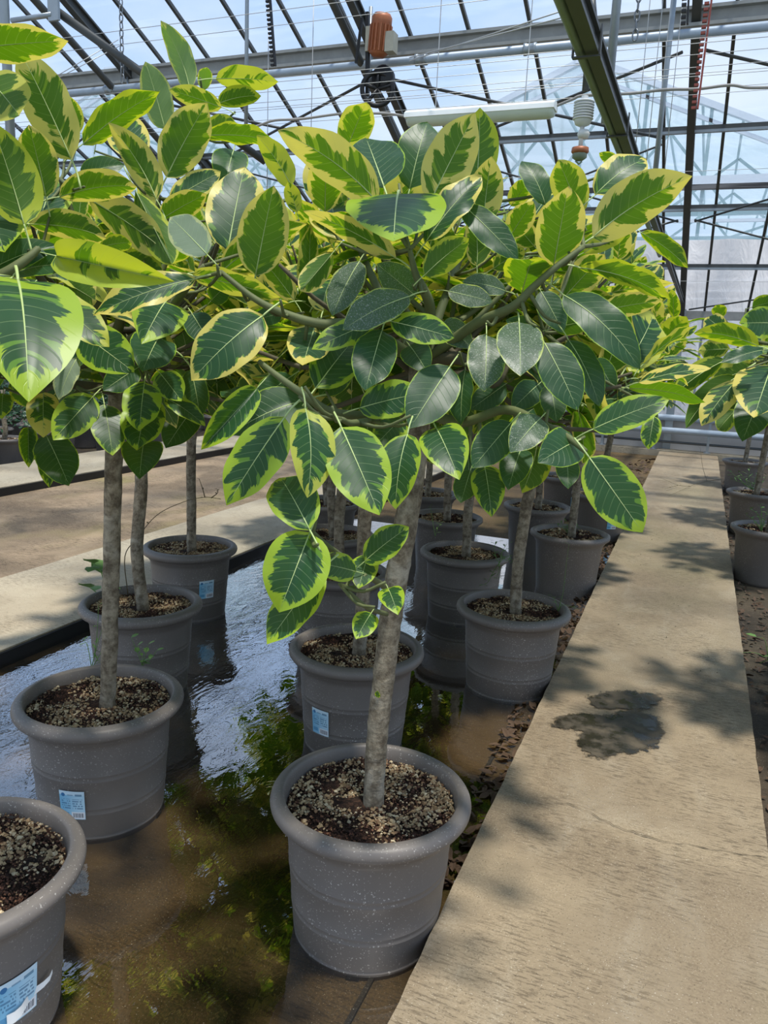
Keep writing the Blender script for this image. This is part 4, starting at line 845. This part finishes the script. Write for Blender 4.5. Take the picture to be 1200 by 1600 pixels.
# ------------------------------------------------------------------ trees of the bed on the right
rt = [(.70, 3.42, 'ficus of the soil bed across the walkway, with broad yellow-edged leaves beside the puddle'), (.55, 6.0, 'ficus of the soil bed across the walkway in the pot with a tall pale weed'), (.56, 7.7, 'ficus of the soil bed across the walkway with a grassy tuft in its pot'), (.57, 10.2, 'ficus of the soil bed across the walkway nearest the end wall')]
for i, (x, y, lab) in enumerate(rt):
    r, pt_ = potted('potted_ficus', lab, x, y, GT, y < 4.5)
    pts = [Vector((x, y, .35)), Vector((x+.01, y, .7)), Vector((x+.02, y, 1.0)), Vector((x+.02, y, 1.15))]; trunk(r, pts, .026, .025, 90+i)
    if i == 0:
        tips = []
        hand(r, [(1206, 572, 1178, 653, 76, 'T', 2.6, 'y'), (1152, 594, 1096, 666, 38, 'T', 2.65, 'Y'), (1152, 588, 1072, 669, 32, 'U', 2.7, 'g'), (1134, 562, 1051, 622, 32, 'U', 2.7, 'l'), (1186, 541, 1084, 521, 30, 'U', 2.6, 'L'),
                 (1210, 505, 1155, 505, 40, 'T', 2.75, 'l'), (1132, 518, 1104, 496, 32, 'T', 2.8, 'y', 'a'), (1192, 547, 1126, 568, 22, 'T', 2.55, 'g'), (1130, 495, 1118, 477, 20, 'U', 2.85, 'L'), (1190, 620, 1160, 690, 50, 'T', 2.8, 'g'), (1175, 480, 1215, 470, 36, 'T', 2.8, 'l'), (1140, 545, 1092, 548, 28, 'U', 2.8, 'm'), (1180, 575, 1110, 600, 40, 'U', 2.85, 'm'), (1160, 520, 1190, 500, 30, 'U', 2.85, 'L'), (1150, 640, 1122, 672, 26, 'U', 2.9, 'l')], tips)
        ll = branch(r, [pts[-1], Vector((.62, 3.2, 1.4)), D(1215, 560, 2.7)], .014, .006)+branch(r, [pts[-1], Vector((.6, 3.3, 1.5)), D(1160, 530, 2.85)], .014, .006)
        for p, d in tips:
            q = nearest(ll, p)
            if .03 < (q-p).length < .6: branch(r, [q, q.lerp(p, .5), p], .0045, .003, 'twig_bark', 'twig', 3, 5)
    crown(r, pts[-1], .48, 1.05, 1.75, 20, 110+i, False, 150)
sticker(pot2, math.radians(-73), .14, .075, .095); sticker(pot3, math.radians(-12), .175, .085, .11, True)
sticker(TREES[0][1], math.radians(-104), .16, .075, .10); sticker(TREES[3][1], math.radians(-30), .20, .08, .10); sticker(TREES[10][1], math.radians(-55), .18, .08, .10); sticker(TREES[11][1], math.radians(-55), .18, .08, .10)
# ------------------------------------------------------------------ dark shrubs beyond the furthest walkway
def shrub_mesh(seed):
    rn = random.Random(seed); m = MB()
    for _ in range(520):
        a = rn.uniform(0, 6.283); b = math.acos(rn.uniform(-.7, 1)); rr = .42*rn.uniform(.45, 1); c = Vector((rr*math.sin(b)*math.cos(a), rr*math.sin(b)*math.sin(a), .85+rr*1.25*math.cos(b)))
        ax = (c-Vector((0, 0, .6))).normalized()+Vector((rn.uniform(-.6, .6), rn.uniform(-.6, .6), rn.uniform(-.7, .3))); ax.normalize(); sd = ax.orthogonal().normalized(); sd = Matrix.Rotation(rn.uniform(0, 6.28), 3, ax) @ sd; L = rn.uniform(.05, .09); n0 = len(m.v); nn = ax.cross(sd)
        m.v += [tuple(c), tuple(c+ax*L*.5+sd*L*.24), tuple(c+ax*L+nn*L*.1), tuple(c+ax*L*.5-sd*L*.24)]; m.face((n0, n0+1, n0+2)); m.face((n0, n0+2, n0+3))
    return m.mesh('foliage', 'shrub_leaf', False)
SH = [shrub_mesh(1), shrub_mesh(2), shrub_mesh(3)]
rn = random.Random(9); k = 0
for row, (x, lab) in enumerate(((-7.45, 'dark green bushy shrub in a grey pot in the first row beyond the furthest walkway'), (-8.3, 'dark green bushy shrub in a grey pot in the second row beyond the furthest walkway'), (-9.3, 'dark green bushy shrub in a grey pot in the back row beyond the furthest walkway'))):
    for j in range(9):
        y = 5.2+j*.82+(.45 if row % 2 else 0)+rn.uniform(-.08, .08)
        r, _p = potted('potted_shrub', lab, x+rn.uniform(-.08, .08), y, 'dark shrubs in pots row %s' % ('one', 'two', 'three')[row], False, -.10, 'potted shrub')
        m = MB(); m.tube(spline([(0, 0, .35), (.03, 0, .5), (-.02, .02, .7), (.02, 0, .95)], 4), .03, 7); link('stem', m.mesh('stem', 'bark'), r)
        f = link('foliage', SH[k % 3], r); f['kind'] = 'stuff'; f.rotation_euler[2] = rn.uniform(0, 6); s_c = rn.uniform(.85, 1.15); f.scale = (s_c, s_c, rn.uniform(.8, 1.1)); k += 1
# ------------------------------------------------------------------ weeds
def weed(root_p, stems, label, mt='weed_green', leafn=5, leafL=.02, r=.0018, cat='weed', seed=1, kind='oval'):
    rn = random.Random(seed); o = tag(empty('weed', root_p), label, cat, 'weeds among the pots')
    for st in stems:
        pts = spline([Vector(p)-Vector(root_p) for p in st], 5); m = MB(); k_ = len(pts); m.tube(pts, [r*(1-.6*i/(k_-1)) for i in range(k_)], 5); link('stem', m.mesh('stem', mt), o)
        for q in range(leafn):
            m = MB()
            f = .25+.75*q/max(1, leafn-1); p = pts[min(k_-1, int(f*(k_-1)))]; a = q*2.4+rn.uniform(-.4, .4); ax = Vector((math.cos(a), math.sin(a), rn.uniform(.1, .8))).normalized(); sd = ax.cross(Vector((0, 0, 1))).normalized(); L = leafL*rn.uniform(.7, 1.3); n0 = len(m.v); wv = .32 if kind == 'oval' else .10
            m.v += [tuple(p), tuple(p+ax*L*.35+sd*L*wv), tuple(p+ax*L*.75+sd*L*wv*.8+Vector((0, 0, -.05*L))), tuple(p+ax*L+Vector((0, 0, -.15*L))), tuple(p+ax*L*.75-sd*L*wv*.8+Vector((0, 0, -.05*L))), tuple(p+ax*L*.35-sd*L*wv)]; m.face(tuple(n0+i for i in range(6))); link('leaf', m.mesh('leaf', mt, False), o)
def on_pot(u, v): return onZ(u, v, .37)
def stems_px(base, lists, y): return [[base]+[onY(u, v, y) for u, v in l] for l in lists]
b = on_pot(143, 1044); weed(b, stems_px(b, [[(148, 1020), (152, 985), (154, 945)], [(150, 1015), (160, 980)], [(137, 1010), (130, 1000)], [(152, 1030), (168, 1000)]], b.y), 'thin grassy weed by the trunk in the stickered pot', 'weed_green', 4, .03, .0018, seed=2, kind='grass')
b = on_pot(222, 1040); weed(b, stems_px(b, [[(222, 1025), (215, 1008)], [(228, 1020), (232, 1006)], [(215, 1020), (205, 996)], [(235, 1030), (245, 1016)]], b.y), 'small round-leaved weed by the rim of the stickered pot', 'weed_green', 4, .025, .0016, seed=3)
b = on_pot(165, 935); weed(b, stems_px(b, [[(165, 905), (155, 890), (147, 880)], [(150, 925), (140, 918)], [(160, 900), (150, 885)]], b.y), 'leafy ficus sprout rising at the rim of the pot with the arching dry weed', 'weed_green', 3, .09, .003, seed=4)
b = on_pot(200, 930); weed(b, [[b]+[onY(u, v, b.y) for u, v in ((195, 870), (215, 840), (245, 805), (285, 785), (320, 777), (345, 780))], [onY(320, 777, b.y), onY(316, 762, b.y), onY(311, 748, b.y)], [onY(330, 778, b.y), onY(340, 770, b.y), onY(339, 764, b.y)]], 'arching dry weed stem with small buds leaning over the shaded pots', 'dry_stem', 5, .012, .0025, seed=5)
b = onZ(780, 880, .39); weed(b, stems_px(b, [[(785, 862), (792, 850)], [(770, 895), (762, 910), (752, 915)], [(790, 870), (797, 880)], [(775, 870), (772, 855), (778, 846)], [(780, 890), (775, 905)]], b.y), 'feathery green weed hanging over a pot rim', 'weed_green', 9, .035, .002, seed=6, kind='grass')
b = on_pot(680, 838); weed(b, stems_px(b, [[(677, 820), (674, 800), (672, 790)], [(684, 825), (690, 815)]], b.y), 'tall thin weed in front of the middle trunks', 'weed_green', 6, .03, .002, seed=7, kind='grass')
b = on_pot(887, 833); weed(b, stems_px(b, [[(880, 825), (872, 822)], [(887, 822), (885, 815)], [(893, 825), (902, 822)], [(890, 828), (897, 818)], [(883, 826), (877, 818)]], b.y), 'low bright weed tuft in the third walkway pot', 'weed_green', 7, .04, .002, seed=8, kind='grass')
b = on_pot(872, 955); weed(b, stems_px(b, [[(876, 940), (880, 925), (885, 880), (889, 850)], [(880, 945), (905, 952)], [(868, 940), (862, 930)]], b.y), 'spindly pale weed at the rim of the second walkway pot', 'weed_green', 5, .02, .0016, seed=9, kind='grass')
b = onZ(1175, 765, .38); weed(b, stems_px(b, [[(1150, 745), (1140, 735)], [(1165, 750), (1155, 738)], [(1180, 750), (1185, 735)], [(1170, 745), (1172, 730)], [(1160, 755), (1145, 750)], [(1190, 755), (1198, 742)]], b.y), 'grassy weed tuft in a pot of the soil bed across the walkway', 'weed_green', 8, .06, .003, seed=10, kind='grass')
b = onZ(1190, 830, .38); weed(b, stems_px(b, [[(1185, 805), (1172, 795)], [(1190, 800), (1188, 788)], [(1180, 815), (1165, 803)], [(1195, 810), (1200, 795)]], b.y), 'tall pale weed with tiny buds in a pot of the soil bed across the walkway', 'weed_green', 6, .03, .003, seed=11)
b = onZ(1130, 748, .08); weed(b, [[b]+[onZ(u, v, .10) for u, v in ((1105, 752), (1085, 757), (1065, 766), (1045, 775))], [onZ(1105, 752, .10), onY(1098, 730, b.y), onY(1094, 700, b.y)], [onZ(1080, 760, .10), onZ(1060, 758, .10), onZ(1035, 748, .10)], [onZ(1060, 758, .10), onZ(1038, 764, .11)]], 'dry straggling weed sprawled across the walkway', 'dry_stem', 5, .03, .003, seed=12, kind='grass')
b = onZ(1200, 1030, .03); weed(b, [[b, onY(1180, 1020, b.y), onY(1155, 1020, b.y)], [b, onY(1190, 1035, b.y), onY(1165, 1045, b.y)], [b, onY(1195, 1000, b.y), onY(1182, 995, b.y)]], 'small leafy sprout poking over the soil-bed edge of the walkway', 'weed_green', 2, .07, .002, seed=13)
# ------------------------------------------------------------------ litter
def litter(name, n, xa, xb, ya, yb, z, label, seed, smax=.035, mt='dead_leaf', zj=.004):
    rn = random.Random(seed); m = MB()
    for _ in range(n):
        x = rn.uniform(xa, xb); y = ya+(yb-ya)*rn.random(); s = rn.uniform(.3, 1)*smax; a = rn.uniform(0, 6.28); R = Matrix.Rotation(a, 3, 'Z') @ Matrix.Rotation(rn.uniform(-.6, .6), 3, 'X') @ Matrix.Rotation(rn.uniform(-.6, .6), 3, 'Y'); n0 = len(m.v)
        for q in ((0, -1, 0), (.45, -.2, .12), (.35, .5, .1), (0, 1, -.05), (-.4, .4, .15), (-.45, -.3, .08)): p = R @ Vector(q); m.v.append((x+p.x*s, y+p.y*s, z+.35*s+p.z*s+rn.random()*zj))
        m.face((n0, n0+1, n0+2, n0+3)); m.face((n0, n0+3, n0+4, n0+5))
    return tag(part(name, m, mt), label, 'litter', kind='stuff')
litter('leaf_litter', 900, -.59, -.485, 1.9, 10, .012, 'dry brown leaf litter in the gutter along the walkway', 1, .03)
litter('leaf_litter', 900, .36, .75, 2.0, 11, .004, 'dry brown leaf litter on the soil bed across the walkway', 2, .03)
litter('leaf_litter', 90, -.9, -.55, 8, 12.5, .02, 'pale dry leaves by the far end of the walkway', 3, .06)
litter('dirt_crumbs', 170, -.30, .25, 3.4, 8.5, .083, 'dark crumbs of soil scattered over the walkway', 4, .006, 'dark_soil', .0005)
m = MB(); m.beam((-.575, -2.4, .004), (-.575, 9.5, .004), .012, .012); struct('gutter_edge', m, 'kerb_concrete', 'narrow dark gutter edge beside the walkway', 'kerb')
